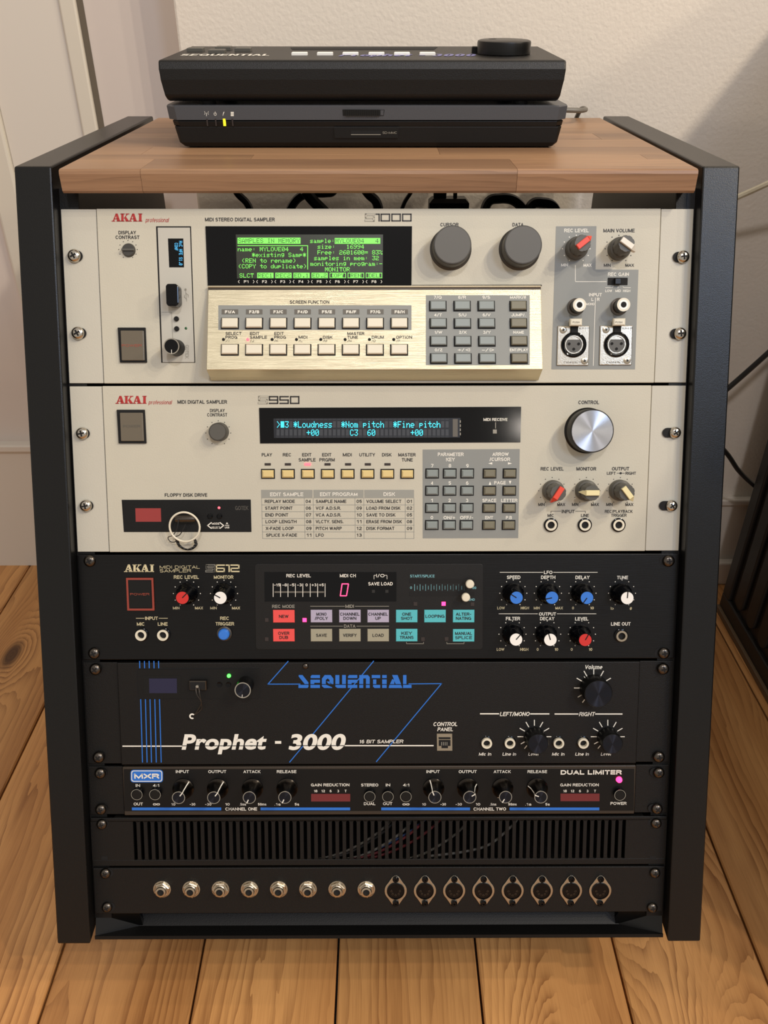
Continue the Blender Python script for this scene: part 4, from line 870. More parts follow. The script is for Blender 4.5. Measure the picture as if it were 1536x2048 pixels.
H.t('MIC', 281.5, 1248, 6.6, 15.5, 'ink_cream'); H.t('LINE', 325.4, 1248, 6.6, 19.5, 'ink_cream')
jack(H, 281.2, 1271, r=.0056, m='ivory', h=.003); jack(H, 325.2, 1271, r=.0056, m='ivory', h=.003)
H.t('REC', 449.3, 1236.6, 6.6, 18, 'ink_cream'); H.t('TRIGGER', 449.7, 1247.6, 6.6, 37, 'ink_cream')
x, y = H.at(447, 1269.6, .005); o = H.part('trigger_button', MB().lathe([(.0045, 0), (.0045, .005), (.0036, .0062), (0, .0064)], 28), 'cap_blue', (x, y, 0), label='round blue button', smooth=True)
H.part('button_collar', MB().lathe([(.0062, 0), (.0060, .0016), (.0047, .002), (.0046, .0)], 28), 'dark_chrome', parent=o, smooth=True)
# key plate
ip = [(509.4, 1133), (511, 1129.4), (514, 1127.8), (961, 1127.8), (965.4, 1130), (966.6, 1134), (965.6, 1294), (963.6, 1298), (960, 1299.2), (517, 1299), (512.6, 1297), (511.4, 1293)]
slab(H, ip, 0, .0006, 'panel_inset', 'key_plate', 'dark grey plate round the touch keys', bevel=.0004)
slab(H, [(528.8, 1144.4), (793, 1144.4), (792.6, 1203), (529.6, 1203)], .0003, .0010, 'gloss_black', 'display_window', 'black glossy level and channel window')
d = .0013
H.t('REC LEVEL', 597.2, 1151.3, 6.6, 49, 'ink_white', d=d); H.t('MIDI CH', 695.7, 1151.3, 6.6, 32, 'ink_white', d=d); H.t('I/O', 760.6, 1151.3, 6.6, 17, 'ink_white', d=d)
H.line([(748, 1158), (748, 1150.6), (751.5, 1150.6)], .9, 'ink_white', d); H.line([(770, 1150.6), (774, 1150.6), (774, 1158)], .9, 'ink_white', d)
H.t('SAVE LOAD', 761, 1167.5, 6.6, 49, 'ink_white', d=d)
H.rect(549, 1182.4, 648, 1185.8, 'ink_faint', d-.0001)
for k in range(8):
    x = 546.3+14.84*k; H.rect(x-.6, 1167, x+.6, 1193.8, 'ink_white', d)
for k, tt in enumerate(('-15', '-8', '-5', '-3', '0', '+3', '+5')): H.t(tt, 553.8+14.84*k+(.6 if k < 4 else 0), 1169.8, 5.6, (12.5, 9.5, 9.5, 9.5, 4.5, 9.5, 9.5)[k], 'ink_white', d=d)
for P in ([(684.5, 1167.8), (696, 1167.8)], [(696.8, 1168.8), (695.2, 1178.4)], [(694.8, 1181), (693.2, 1190.6)], [(691.8, 1191.6), (681, 1191.6)], [(680.8, 1190.4), (682.2, 1181)], [(682.6, 1178.4), (684, 1168.8)]): H.line(P, 2.2, 'lit_digit', d)
for x in (746.9, 773.8): H.rect(x-3, 1179.6, x+3, 1185.6, 'ink_dark', d)
d = .0008
H.t('REC MODE', 566.8, 1212.8, 6.4, 45, 'ink_grey', d=d)
H.t('MIDI', 699.4, 1212.5, 6.4, 17, 'ink_grey', d=d); H.line([(621, 1212.5), (689, 1212.5)], 1, 'ink_grey', d); H.line([(710.5, 1212.5), (777.5, 1212.5)], 1, 'ink_grey', d)
H.t('DATA', 699.4, 1252.2, 6.4, 23, 'ink_grey', d=d); H.line([(621, 1252.4), (685.5, 1252.4)], 1, 'ink_grey', d); H.line([(713.5, 1252.4), (777.5, 1252.4)], 1, 'ink_grey', d)
kw, kh = [round(q, 4) for q in H.sz(740, 1250, 43, 25)]
keys = [(567.5, 1232.8, 'key_red', 'NEW', '', 19), (567.5, 1270.7, 'key_red', 'OVER', 'DUB', 22.5), (642.8, 1232.5, 'key_lilac', 'MONO', '/POLY', 26), (699.7, 1232.5, 'key_lilac', 'CHANNEL', 'DOWN', 39), (756.3, 1232.5, 'key_lilac', 'CHANNEL', 'UP', 39),
        (642.8, 1270.6, 'key_sand', 'SAVE', '', 21.5), (699.7, 1270.6, 'key_sand', 'VERIFY', '', 27), (756.3, 1270.6, 'key_sand', 'LOAD', '', 22.5), (813.4, 1232.5, 'key_cyan', 'ONE', 'SHOT', 23), (870, 1232.5, 'key_cyan', 'LOOPING', '', 38), (927.2, 1232.5, 'key_cyan', 'ALTER-', 'NATING', 30.5),
        (813.4, 1270.6, 'key_cyan', 'KEY', 'TRANS', 27.5), (927.2, 1271, 'key_cyan', 'MANUAL', 'SPLICE', 34)]
for x, y, m_, a, b, w in keys:
    xx, yy = H.at(x, y, .0012); me = cached(('tk', kw, kh, m_), lambda: MB().box(-kw/2, kw/2, -kh/2, kh/2, 0, .0012, .0003).mesh('touch_key', m_))
    H.part('touch_key', me, None, (xx, yy, 0), label={'key_red': 'red touch key', 'key_lilac': 'lilac touch key', 'key_sand': 'sand touch key', 'key_cyan': 'cyan touch key'}[m_])
    k = w/max(len(a), len(b))
    if b: H.t(a, x, y-4.2, 6.2, w if len(a) >= len(b) else w*.78, d=.0014); H.t(b, x, y+4.2, 6.2, w if len(b) >= len(a) else {'DOWN': 26, 'UP': 11, 'DUB': 17.5}.get(b, w*.8), d=.0014)
    else: H.t(a, x, y, 6.2, w, d=.0014)
for x, y, m_ in ((533, 1241, 0), (608.8, 1241, 1), (533, 1279.4, 0), (831, 1208.8, 0), (887.5, 1208.4, 1), (945.3, 1209.4, 0), (846, 1279.4, 0), (893.4, 1279, 0)):
    led(H, x, y, .0016, 'led_magenta' if m_ else 'led_off', square=True, h=.0022, label='lit pink indicator' if m_ else None)
H.line([(813, 1284.5), (813, 1287.5), (847, 1287.5), (847, 1284.5)], .9, 'ink_grey', d); H.line([(893.6, 1284.5), (893.6, 1287.5), (928, 1287.5), (928, 1284.5)], .9, 'ink_grey', d)
H.t('START/SPLICE', 844.6, 1152.2, 5.6, 49, 'ink_teal', d=d)
for y0, y1 in ((1158.2, 1166), (1184, 1192)): slab(H, [(818.8, y0), (948.6, y0), (948.4, y1), (819, y1)], .0003, .0008, 'void_black', 'slider_slot')
for k in range(10): H.rect(828.6+11.1*k, 1168.6, 829.6+11*k, 1181.6, 'ink_teal', d)
for k in range(9): H.rect(834.2+11.1*k, 1171.6, 835+11.1*k, 1179, 'ink_teal', d)
H.t('0', 822, 1175.4, 5, 4, 'ink_teal', d=d); H.t('100', 948, 1175.6, 5, 9, 'ink_teal', d=d); H.t('END', 943.6, 1199.2, 4.6, 12, 'ink_teal', d=d)
for x, y in ((940, 1168.6), (931.8, 1195.2)):
    xx, yy = H.at(x, y, .008); o = H.part('slider_knob', cached('slk', lambda: MB().lathe([(.0012, .0006), (.0014, .005), (.0034, .0055), (.0034, .008), (.0028, .0088), (0, .009)], 24).mesh('slider_knob', 'ivory', True)), None, (xx, yy, 0), label='round ivory slider knob')
# right-hand controls
H.t('LFO', 1096.4, 1144.8, 6.6, 17, 'ink_white'); H.line([(1000, 1144.6), (1086, 1144.6)], 1, 'ink_white'); H.line([(1107, 1144.6), (1194.6, 1144.6)], 1, 'ink_white')
H.t('OUTPUT', 1095, 1228, 6.6, 34, 'ink_white'); H.line([(998, 1227.6), (1075, 1227.6)], 1, 'ink_white'); H.line([(1114.5, 1227.6), (1192, 1227.6)], 1, 'ink_white')
for tt, x, y, w in (('SPEED', 1027.3, 1154.6, 27), ('DEPTH', 1096.4, 1154.6, 28.5), ('DELAY', 1165, 1154.8, 28), ('TUNE', 1245, 1155, 22), ('FILTER', 1026, 1237.2, 28.5), ('DECAY', 1094.4, 1237.2, 28.5), ('LEVEL', 1163.6, 1237.6, 26.5), ('LINE OUT', 1241.6, 1247.8, 39)): H.t(tt, x, y, 6.8, w, 'ink_white')
for tt, x, y, w in (('LOW', 1002, 1216, 15), ('HIGH', 1049.8, 1216, 16.5), ('MIN', 1073.5, 1216, 12), ('MAX', 1118.3, 1216, 15), ('0', 1146, 1216, 4), ('10', 1184, 1216, 7), ('LOW', 1001, 1298.8, 15), ('HIGH', 1048.5, 1298.8, 16.5), ('0', 1075.3, 1298.8, 4), ('10', 1112.8, 1298.8, 7), ('0', 1143.4, 1298.8, 4), ('10', 1181, 1298.8, 7), ('b', 1224.5, 1216.5, 6.4, ), ('#', 1261.6, 1217, 4.4)): H.t(tt, x, y, 5.6, w if w else None, 'ink_cream')
for bx, by, cx_, cy_, ang, m_ in ((1026.6, 1185.4, 1032.8, 1195.3, 147, 'cap_blue'), (1095.8, 1185.4, 1103.8, 1195.3, 192, 'cap_blue'), (1165, 1185.4, 1173.8, 1195.6, 235, 'cap_blue'), (1244, 1185.4, 1254.3, 1196, 87, 'white_plastic'),
                                 (1025, 1267.4, 1032, 1279, 50, 'white_plastic'), (1094.4, 1267.4, 1100.6, 1279.4, 107, 'white_plastic'), (1163.8, 1267.4, 1170.4, 1279.8, 62, 'cap_red')):
    H.dots(bx, by+1, 27, 11, 'ink_white', 1); knob_cap(H, cx_, cy_, ang, m_, h=.0170)
jack(H, 1243.8, 1272.6, r=.0056, m='nickel', h=.003)
H.finish()

# ================= fourth unit (2U black, blue print)
H = unit('black 2U sampler with blue diagonal stripes and large white italic name', 3*U-.0004, 5*U-.0005, (238.5, 1420), (1276, 1420), 'panel_powder', 'panel_powder', .16, wmain=.0012, earw=-.001)
for p in ((189.5, 1339.5), (196, 1516)): screw(H, *p, r=.0048, m='dark_chrome', h=.0036, rot=.7)
for p in ((1327.5, 1338.5), (1318.8, 1515)): screw(H, *p, r=.0048, m='dark_chrome', h=.0036, rot=.2)
d = .0014; B = 'ink_blue'
screw(H, 610.8, 1332.8, r=.0024, m='dark_chrome', h=.002, base=.0012, sub=False, name='small_screw')
for a, b in ((279.2, 285), (288.8, 294.2), (298.2, 303), (307.8, 312.6), (317, 322.4)):
    f = lambda y: a+(b-a)*(y-1322)/203
    H.line([(f(1323), 1323), (f(1335.5), 1335.5)], 2, B, d); H.line([(f(1399.5), 1399.5), (f(1524), 1524)], 2, B, d)
H.line([(576, 1323), (536, 1368.2), (600, 1368.2)], 1.9, B, d); H.line([(818, 1367.8), (883, 1367.2), (753, 1523)], 1.9, B, d); H.line([(747, 1322.5), (579.5, 1524)], 1.9, B, d)
# stencilled blue wordmark
X0, X1, Y0, Y1 = 597, 823, 1350, 1376; adv = (X1-X0)/10.0
lets = {'S': ([[(.02, 1), (.4, 1), (1, .42), (1, .30), (.62, .30), (.02, .88)], [(0, 0), (.9, 0), (1, .1), (1, .24), (0, .24)]]),
        'E': ([[(.02, .76), (1, .76), (1, 1), (.14, 1), (.02, .9)], [(0, .40), (1, .40), (1, .64), (0, .64)], [(0, .3), (.4, .3), (.4, .4), (0, .4)], [(0, 0), (1, 0), (1, .24), (0, .24)]]),
        'Q': ([[(0, .3), (.34, .3), (.34, .62), (.5, .74), (.66, .62), (.66, .3), (1, .3), (1, .72), (.76, 1), (.24, 1), (0, .72)], [(0, .24), (.4, .24), (.9, .05), (.9, 0), (.2, 0), (0, .14)], [(.4, .5), (.62, .5), (.9, .3), (.64, .3)]]),
        'U': ([[(0, .3), (.38, .3), (.38, 1), (0, 1)], [(.64, .3), (1, .3), (1, 1), (.64, 1)], [(0, .24), (1, .24), (1, 0), (.2, 0), (0, .1)]]),
        'N': ([[(0, .3), (.38, .3), (.38, .74), (.64, .74), (.64, .3), (1, .3), (1, .84), (.82, 1), (0, 1)], [(0, 0), (.38, 0), (.38, .24), (0, .24)], [(.64, 0), (1, 0), (1, .24), (.64, .24)]]),
        'T': ([[(0, .76), (1, .76), (1, 1), (0, 1)], [(.16, .3), (.54, .3), (.54, .66), (.16, .66)], [(.16, .24), (.16, .1), (.34, 0), (1, 0), (1, .24)]]),
        'i': ([[(.3, .3), (.72, .3), (.72, .66), (.3, .66)], [(.3, .76), (.72, .76), (.72, 1), (.3, 1)], [(.3, 0), (.72, 0), (.72, .24), (.3, .24)]]),
        'A': ([[(.12, .3), (.36, .3), (.66, 1), (.3, 1)][:0] or [(.1, .3), (.46, .3), (.46, .6), (.3, .7)], [(.56, .3), (1, .3), (.72, 1), (.28, 1)], [(0, 0), (1.1, 0), (1.0, .24), (.06, .24)]]),
        'L': ([[(0, .3), (.4, .3), (.4, 1), (0, 1)], [(0, 0), (1, 0), (1, .24), (0, .24)]])}
xx = X0
for ch, w in zip('SEQUENTiAL', (20, 19, 23, 21, 19, 21, 17, 9, 25, 17)):
    for P in lets[ch]:
        if ch == 'i': P = [((a-.3)/.42, b) for a, b in P]
        H.poly([(xx+a*w, Y1-b*(Y1-Y0)) for a, b in P], B, d+.0001)
    xx += w+3.9
H.line([(246, 1492.3), (372, 1492.3)], 2.4, 'ink_white', d-.0001); H.line([(688, 1491.3), (866, 1491.3)], 2.4, 'ink_white', d-.0001)
H.heavy('Prophet', 363.5, 536, 1467.5, 1498, 'ink_white', d+.0002, .22); H.rect(550, 1482, 562.5, 1487.5, 'ink_white', d+.0002); H.heavy('3000', 577, 694, 1467.5, 1498.5, 'ink_white', d+.0002, .22)
H.rect(364, 1491, 537, 1492.4, 'panel_powder', d+.0004); H.rect(574, 1490.6, 690, 1492, 'panel_powder', d+.0004)
H.t('16 BIT SAMPLER', 762, 1483, 7, 88, 'ink_white', it=.2, d=d+.0001)
H.t('CONTROL', 890.2, 1448.2, 8, 48, 'ink_white', it=.2, d=d); H.t('PANEL', 890, 1458.6, 7.6, 31, 'ink_white', it=.2, d=d)
o = slab(H, [(873.7, 1467.5), (904.2, 1467.5), (904.6, 1501.4), (874.2, 1501.4)], .001, .0018, 'nickel', 'panel_socket', 'square modular socket')
slab(H, [(877, 1474.5), (901, 1474.5), (901, 1478.5), (877.4, 1478.5)], .0018, .0019, 'void_black', 'socket_slit'); slab(H, [(877.5, 1480), (901, 1480), (901, 1492), (896, 1492), (896, 1496.5), (883, 1496.5), (883, 1492), (877.5, 1492)], .0018, .0019, 'void_black', 'socket_mouth')
for k in range(4): H.rect(882.6+3.6*k, 1484, 883.8+3.6*k, 1491, 'ink_grey', .0021)
slab(H, [(273.3, 1336.6), (520.4, 1335.4), (519.8, 1398.8), (274.6, 1398.6)], .0011, .0013, 'void_black', 'bay_gap')
slab(H, [(275.2, 1338.8), (518.6, 1337.6), (518.2, 1397.6), (276.6, 1397.4)], .0011, .0019, 'dark_plastic', 'drive_bezel', 'black drive bezel')
slab(H, [(287.6, 1351.4), (361.8, 1351.4), (361.4, 1388.4), (288.6, 1388.4)], .0016, .00205, 'satin_black', 'display_recess'); slab(H, [(298, 1357), (353.6, 1357), (354, 1386.3), (298.6, 1386.3)], .0019, .0023, 'oled_violet', 'small_display', 'unlit violet display')
x, y = H.at(457.4, 1352.4, .003); H.part('indicator_lamp', MB().lathe([(.0016, .0019), (.0014, .003), (.0006, .0038), (0, .0039)], 14), 'led_green', (x, y, 0), label='lit green indicator', smooth=True)
for p in ((438.6, 1370), (456.4, 1370)):
    x, y = H.at(*p, .003); H.part('small_button', cached('smb3', lambda: MB().lathe([(.0022, .0019), (.0020, .0026), (.0014, .0024), (0, .0024)], 16).mesh('small_button', 'gloss_black', True)), None, (x, y, 0))
knob_plain(H, 485.6, 1380.2, .0068, .0165, 'satin_black', 'spun_dark', rt=.97, label='black knob with bright rim')
x, y = H.at(485.6, 1380.2, .0165); H.part('knob_rim', MB().ring(0, 0, .0057, .0065, .0169, 32), 'chrome', (x, y, 0)); H.part('knob_mark', MB().box(-.0002, .0002, -.0058, -.0036, .0170, .0172), 'ink_white', (x, y, 0), rot=-.1)
H.t('Volume', 1186.6, 1334.2, 8.4, 35, 'ink_white', it=.2, d=d)
H.ticks(1187.5, 1376, 28, 38.5, 9, 'ink_white', 1.9, a0=-150, a1=-390) if False else None
for a in (150+60, 180+0, 150, 120, 90, 60, 30, 210, 232): 
    r_ = math.radians(a); R0, R1 = (27, 38.5) if a <= 180 else (28, 36); H.line([(1187.5+R0*math.cos(r_), 1376-R0*math.sin(r_)), (1187.5+R1*math.cos(r_), 1376-R1*math.sin(r_))], 1.9, 'ink_white', d)
knob_plain(H, 1197, 1388, .0119, .0155, 'satin_black', 'spun_dark', rt=.97, seg=56, label='large black knob with spun face', tl='spun black knob face')
x, y = H.at(1187.5, 1376, 0); H.part('knob_mark', MB().box(-.0003, .0003, .0098, .0135, .0013, .0018), 'ink_white', (x, y, 0), rot=math.radians(40))
H.t('LEFT/MONO', 1029, 1428, 8.2, 59, 'ink_white', it=.2, d=d); H.line([(961.2, 1427.6), (997, 1427.6)], 2.4, 'ink_white', d); H.line([(1061.6, 1427.8), (1097.6, 1427.8)], 2.4, 'ink_white', d)
H.t('RIGHT', 1173.4, 1428.2, 8.2, 31, 'ink_white', it=.2, d=d); H.line([(1110.4, 1428), (1155.6, 1428)], 2.4, 'ink_white', d); H.line([(1191.4, 1428), (1243.8, 1428)], 2.4, 'ink_white', d)
for x in (973.8, 1020.3, 1118, 1167.4): jack(H, x, 1487.6, r=.0054, m='ivory', h=.004)
for bx, cx_ in ((1068.8, 1076.4), (1215.6, 1225)):
    for a in (0, 30, 60, 90, 120, 150, 180, 208, 230):
        if bx == 1068.8 and a == 230: pass
        r_ = math.radians(a); R0, R1 = 23, (33 if a <= 180 else 30); H.line([(bx+R0*math.cos(r_), 1473.4-R0*math.sin(r_)), (bx+R1*math.cos(r_), 1473.4-R1*math.sin(r_))], 1.8, 'ink_white', d)
    knob_plain(H, cx_, 1488.2, .0089, .0150, 'satin_black', 'spun_dark', rt=.98, seg=44, label='black knob with spun face')
for tt, x, w in (('Mic In', 969.8, 24.5), ('Line In', 1018.2, 27), ('Level', 1066.4, 20), ('Mic In', 1116.2, 24.5), ('Line In', 1163.8, 27), ('Level', 1211.4, 20)): H.t(tt, x, 1508.2, 6, w, 'ink_white', it=.2, d=d)
H.finish()

# ================= limiter (1U)
H = unit('narrow black dual limiter with eight waisted knobs and blue stripes', 2*U-.0004, 3*U-.0007, (246.5, 1580), (1270.5, 1580), 'bronze_edge', 'panel_powder', .14, cat='audio limiter', name='audio_limiter', wmain=.0006, earw=-.001)
slab(H, [(247.5, 1539), (1268.6, 1538.2), (1267.6, 1621.4), (249, 1622.4)], .0005, .0010, 'panel_mxr', 'face_plate', 'black printed face plate')
for p in ((199.3, 1548), (200.5, 1620.3)): screw(H, *p, r=.0046, m='dark_chrome', h=.0036, rot=.3, hole=.0015)
for p in ((1318.8, 1546.6), (1315.2, 1619)): screw(H, *p, r=.0046, m='dark_chrome', h=.0036, rot=.9, hole=-.0035)
d = .0012
def rr(H, x0, y0, x1, y1, r, ink, d):
    P = []
    for cx_, cy_, a0 in ((x1-r, y0+r, -90), (x1-r, y1-r, 0), (x0+r, y1-r, 90), (x0+r, y0+r, 180)):
        for k in range(5): a = math.radians(a0+k*22.5); P.append((cx_+r*math.cos(a), cy_+r*math.sin(a)))
    H.poly(P, ink, d)
rr(H, 261, 1539.6, 326, 1564.8, 6, 'ink_blue', d); rr(H, 262.6, 1541, 324.4, 1563.4, 5, 'ink_white', d+.0001); rr(H, 264.2, 1542.6, 322.8, 1561.8, 4, 'ink_blue', d+.0002)
H.t('MXR', 293.5, 1552.3, 10, 50, 'ink_white', b=.04, d=d+.0004)
def W(tt, x, y, w, h=5.8): H.t(tt, x, y, h, w, 'ink_white', d=d)
W('IN', 275.6, 1571, 9); W('4:1', 312.2, 1571, 13); W('OUT', 276.5, 1608, 18.5)
for x in (313, 812):
    for s_ in (-1, 1): rr(H, x+s_*3.6-3.4, 1606.8, x+s_*3.6+3.4, 1610.6, 1.8, 'ink_white', d); rr(H, x+s_*3.6-2.2, 1607.9, x+s_*3.6+2.2, 1609.5, .8, 'panel_mxr', d+.0001)
W('STEREO', 739.3, 1570, 34.5); W('DUAL', 739.3, 1607.3, 23); W('IN', 775.8, 1570, 9); W('OUT', 775.3, 1607.3, 18.5); W('4:1', 812.4, 1570, 13)
for x, y in ((273.6, 1589.2), (310, 1589.2), (739.4, 1593.3), (775.8, 1593.3), (811.8, 1593.3), (1240, 1590.2)):
    o = knob_plain(H, x, y, .0050, .0045, 'gloss_black', 'satin_black', rt=.93, seg=32, name='push_switch', label='round black push switch')
    H.part('switch_ring', cached('swr', lambda: MB().ring(0, 0, .0043, .0047, .0047, 32).mesh('switch_ring', 'chrome')), None, parent=o)
for nm, w, x, cx_, cy_, ang, n0, n1 in (('INPUT', 26.5, 364.6, 357.2, 1595.2, 52, '10', '-30'), ('OUTPUT', 36, 434.4, 427.6, 1595.2, 52, '-30', '10'), ('ATTACK', 34, 503.8, 498.8, 1595, -115, '.5ms', '50ms'), ('RELEASE', 39, 573.2, 569.8, 1594.6, -115, '.1s', '5s'),
                                        ('INPUT', 26.5, 866, 869.7, 1594.2, 112, '10', '-30'), ('OUTPUT', 36, 935.4, 939.4, 1594.2, 32, '-30', '10'), ('ATTACK', 34, 1004.4, 1011, 1594, -120, '.5ms', '50ms'), ('RELEASE', 39, 1074.6, 1081.7, 1594, 160, '.1s', '5s')):
    W(nm, x, 1543.2, w); H.dots(x+.6, 1578.6, 25.8, 9, 'ink_white', 1.1, a0=-140, a1=-400) if False else H.dots(x+.6, 1578, 25.5, 8, 'ink_white', 1.1, a0=196, a1=-36)
    knob_chrome(H, cx_, cy_, ang)
    W(n0, x-18, 1608.6, 8 if len(n0) == 2 else 12.5, 5); W(n1, x+20.5, 1608.6, 9 if len(n1) < 3 else (17 if len(n1) == 4 else 11), 5)
for x0, x1, y0 in ((622.3, 700.4, 1588), (1121, 1199, 1587.4)):
    o = slab(H, [(x0, y0), (x1, y0), (x1, y0+15), (x0, y0+15)], .0009, .0014, 'window_red', 'meter_window', 'dark red meter window'); xm = (x0+x1)/2
    W('GAIN REDUCTION', xm-1, 1569.8, 77)
    for k, tt in enumerate(('18', '12', '6', '3', 'T')): W(tt, x0+9+15*k, 1582, 7 if k < 2 else 3.8, 5)
W('POWER', 1237, 1606.8, 32); H.t('DUAL LIMITER', 1182.4, 1544.6, 9, 122, 'ink_white', b=.04, d=d)
x, y = H.at(1239.4, 1561, .003); H.part('indicator_lamp', MB().lathe([(.0026, .001), (.0024, .0025), (.0012, .0037), (0, .004)], 18), 'led_magenta', (x, y, 0), label='lit pink indicator', smooth=True)
for a, b in ((263.8, 442.5), (521, 700.2), (762.5, 940), (1019.3, 1198.6)): H.rect(a, 1615, b, 1620.6, 'ink_blue', d)
W('CHANNEL ONE', 482.5, 1618, 63.5, 6.2); W('CHANNEL TWO', 979.6, 1618, 65, 6.2)
H.finish()

# ================= vent panel (1U) with real slots
o = thing('vent_panel', 'black slotted ventilation panel with wires visible behind its bars', 'rack panel'); M = RM.copy(); M.translation = rack_pt(0, 1*U-.001, 0); o.matrix_world = M; H = Host(o, M)
h = U; y0 = H.L(768, 1718.5)[1]; y1 = H.L(768, 1641.5)[1]; xa = H.L(267, 1680)[0]; pitch = (H.L(1252, 1680)[0]-xa)/69.6; gp = pitch*.5
H.part('lower_rail', MB().box(-.2412, .2412, .0006, y0, -.0022, 0), 'panel_powder', bevel=.0004)
H.part('upper_rail', MB().box(-.2412, .2412, y1, h-.0012, -.0022, 0), 'panel_powder', bevel=.0006)
H.part('folded_lip', MB().box(-.222, .222, h-.0022, h-.001, -.012, -.0006), 'panel_powder', bevel=.0005)
H.part('end_plate', MB().box(-.2412, xa, y0, y1, -.0022, 0), 'panel_powder'); H.part('end_plate', MB().box(xa+pitch*69+gp, .2412, y0, y1, -.0022, 0), 'panel_powder')
me = MB().box(-(pitch-gp)/2, (pitch-gp)/2, 0, y1-y0, -.0022, 0).box(-(pitch-gp)/2-.0004, (pitch-gp)/2+.0004, 0, .0008, -.0022, 0).box(-(pitch-gp)/2-.0004, (pitch-gp)/2+.0004, y1-y0-.0008, y1-y0, -.0022, 0).mesh('bar', 'panel_powder')
for k in range(69): H.part('bar', me, None, (xa+gp+k*pitch+(pitch-gp)/2, y0, 0))
for p in ((202.5, 1650), (1313.5, 1648)): screw(H, *p, r=.0044, m='dark_chrome', h=.0034, rot=.3, hole=.002 if p[0] < 700 else -.003)
for p in ((209, 1716), (1306, 1715.5)): slab(H, [(p[0]-6, p[1]-3.5), (p[0]+6, p[1]-3.5), (p[0]+6, p[1]+3.5), (p[0]-6, p[1]+3.5)], 0, .0001, 'void_black', 'screw_hole')
VENT = H
# wires behind the bars
def wire(name, label, pts, r, m, cat='cable', group=None, host=None, w=-.012):
    P = []
    for i, q in enumerate(pts):
        ww = q[2] if len(q) > 2 else w
        a = host.L(q[0], q[1], ww); P.append(host.M @ Vector((a[0], a[1], ww)))
    return cable(name, label, P, r, m, cat, group)
def smooth(P, n=7):
    P = [Vector(p) for p in P]; Q = []
    for i in range(len(P)-1):
        a, b, c, e = P[max(i-1, 0)], P[i], P[i+1], P[min(i+2, len(P)-1)]
        for k in range(n):
            t = k/n; Q.append(.5*((2*b)+(c-a)*t+(2*a-5*b+4*c-e)*t*t+(3*b-a-3*c+e)*t**3))
    return Q+[P[-1]]
def cable(name, label, P, r, m, cat='cable', group=None, parent=None):
    c = P[0]; o = obj(name, MB().tube([p-c for p in smooth(P)], r, 8).mesh(name, m, True), parent, c)
    return tag(o, label, cat, group) if not parent else o
wl = [('dusty red', 'wire_red', 0, 0), ('dull grey', 'wire_grey', -26, 4), ('blue', 'wire_blue', 14, -14), ('black', 'cable_black', -60, 2), ('second red', 'wire_red', 34, -4), ('pale grey', 'wire_grey', 84, 6), ('yellowish grey', 'wire_grey', -64, -2)]
for k, (cl, m_, dx, dy) in enumerate(wl):
    wire('cable', '%s thin wire crossing behind the vent bars, %s' % (cl, ('centre of bundle', 'just left of the red one', 'uppermost in bundle', 'far left of bundle', 'right of the first red', 'rightmost of bundle', 'leftmost pale one')[k]),
         [(690+dx, 1722+dy*.2, -.01-.002*k), (752+dx, 1706+dy, -.012-.002*k), (805+dx, 1678+dy, -.014-.002*k), (840+dx, 1650+dy, -.018-.002*k), (850+dx, 1634, -.03)], .0011, m_, host=VENT, group='wires behind the vent bars')
wire('cable', 'dark grey wire curving behind the vent bars right of the bundle', [(860, 1712), (930, 1703), (980, 1688), (1025, 1650), (1036, 1634)], .0011, 'wire_grey', host=VENT)

# ================= patch panel (1U)
H = unit('black patch panel with eight round jacks and eight round multi-pin sockets', 0, 1*U-.0015, None, None, 'panel_powder', 'panel_powder', .03, cat='patch panel', name='patch_panel', body=False)
for p in ((209.6, 1748.5), (213, 1816.2)): screw(H, *p, r=.0044, m='dark_chrome', h=.0034, rot=.5, hole=.003)
for p in ((1311, 1747.4), (1305.6, 1817)): screw(H, *p, r=.0044, m='dark_chrome', h=.0034, rot=.2, hole=.001)
for k in range(8):
    x, y = H.at(323.2+58.5*k, 1780.6, .0022)
    o = H.part('jack_socket', cached('pj', lambda: MB().lathe([(.0074, 0), (.0074, .0008), (.0062, .0009)], 32).mesh('jack_socket', 'nickel', True)), None, (x, y, 0), label='nickel jack with hexagonal nut')
    H.part('nut', cached('pjn', lambda: MB().lathe([(.0069, .0008), (.0069, .0026), (.0060, .0032), (.0048, .0032)], 6).mesh('nut', 'nickel')), None, (0, 0, 0), .3+.35*k, parent=o)
    H.part('threaded_bush', cached('pjb', lambda: MB().lathe([(.0047, .0030), (.0047, .0034), (.0044, .0036), (.0047, .0039), (.0044, .0042), (.0046, .0045), (.0042, .0056), (.0028, .0058), (.0027, .004)], 28).mesh('threaded_bush', 'nickel', True)), None, parent=o)
    H.part('bore', cached('pjo', lambda: MB().disc(0, 0, .0028, .0045, 20).mesh('bore', 'void_black')), None, parent=o)
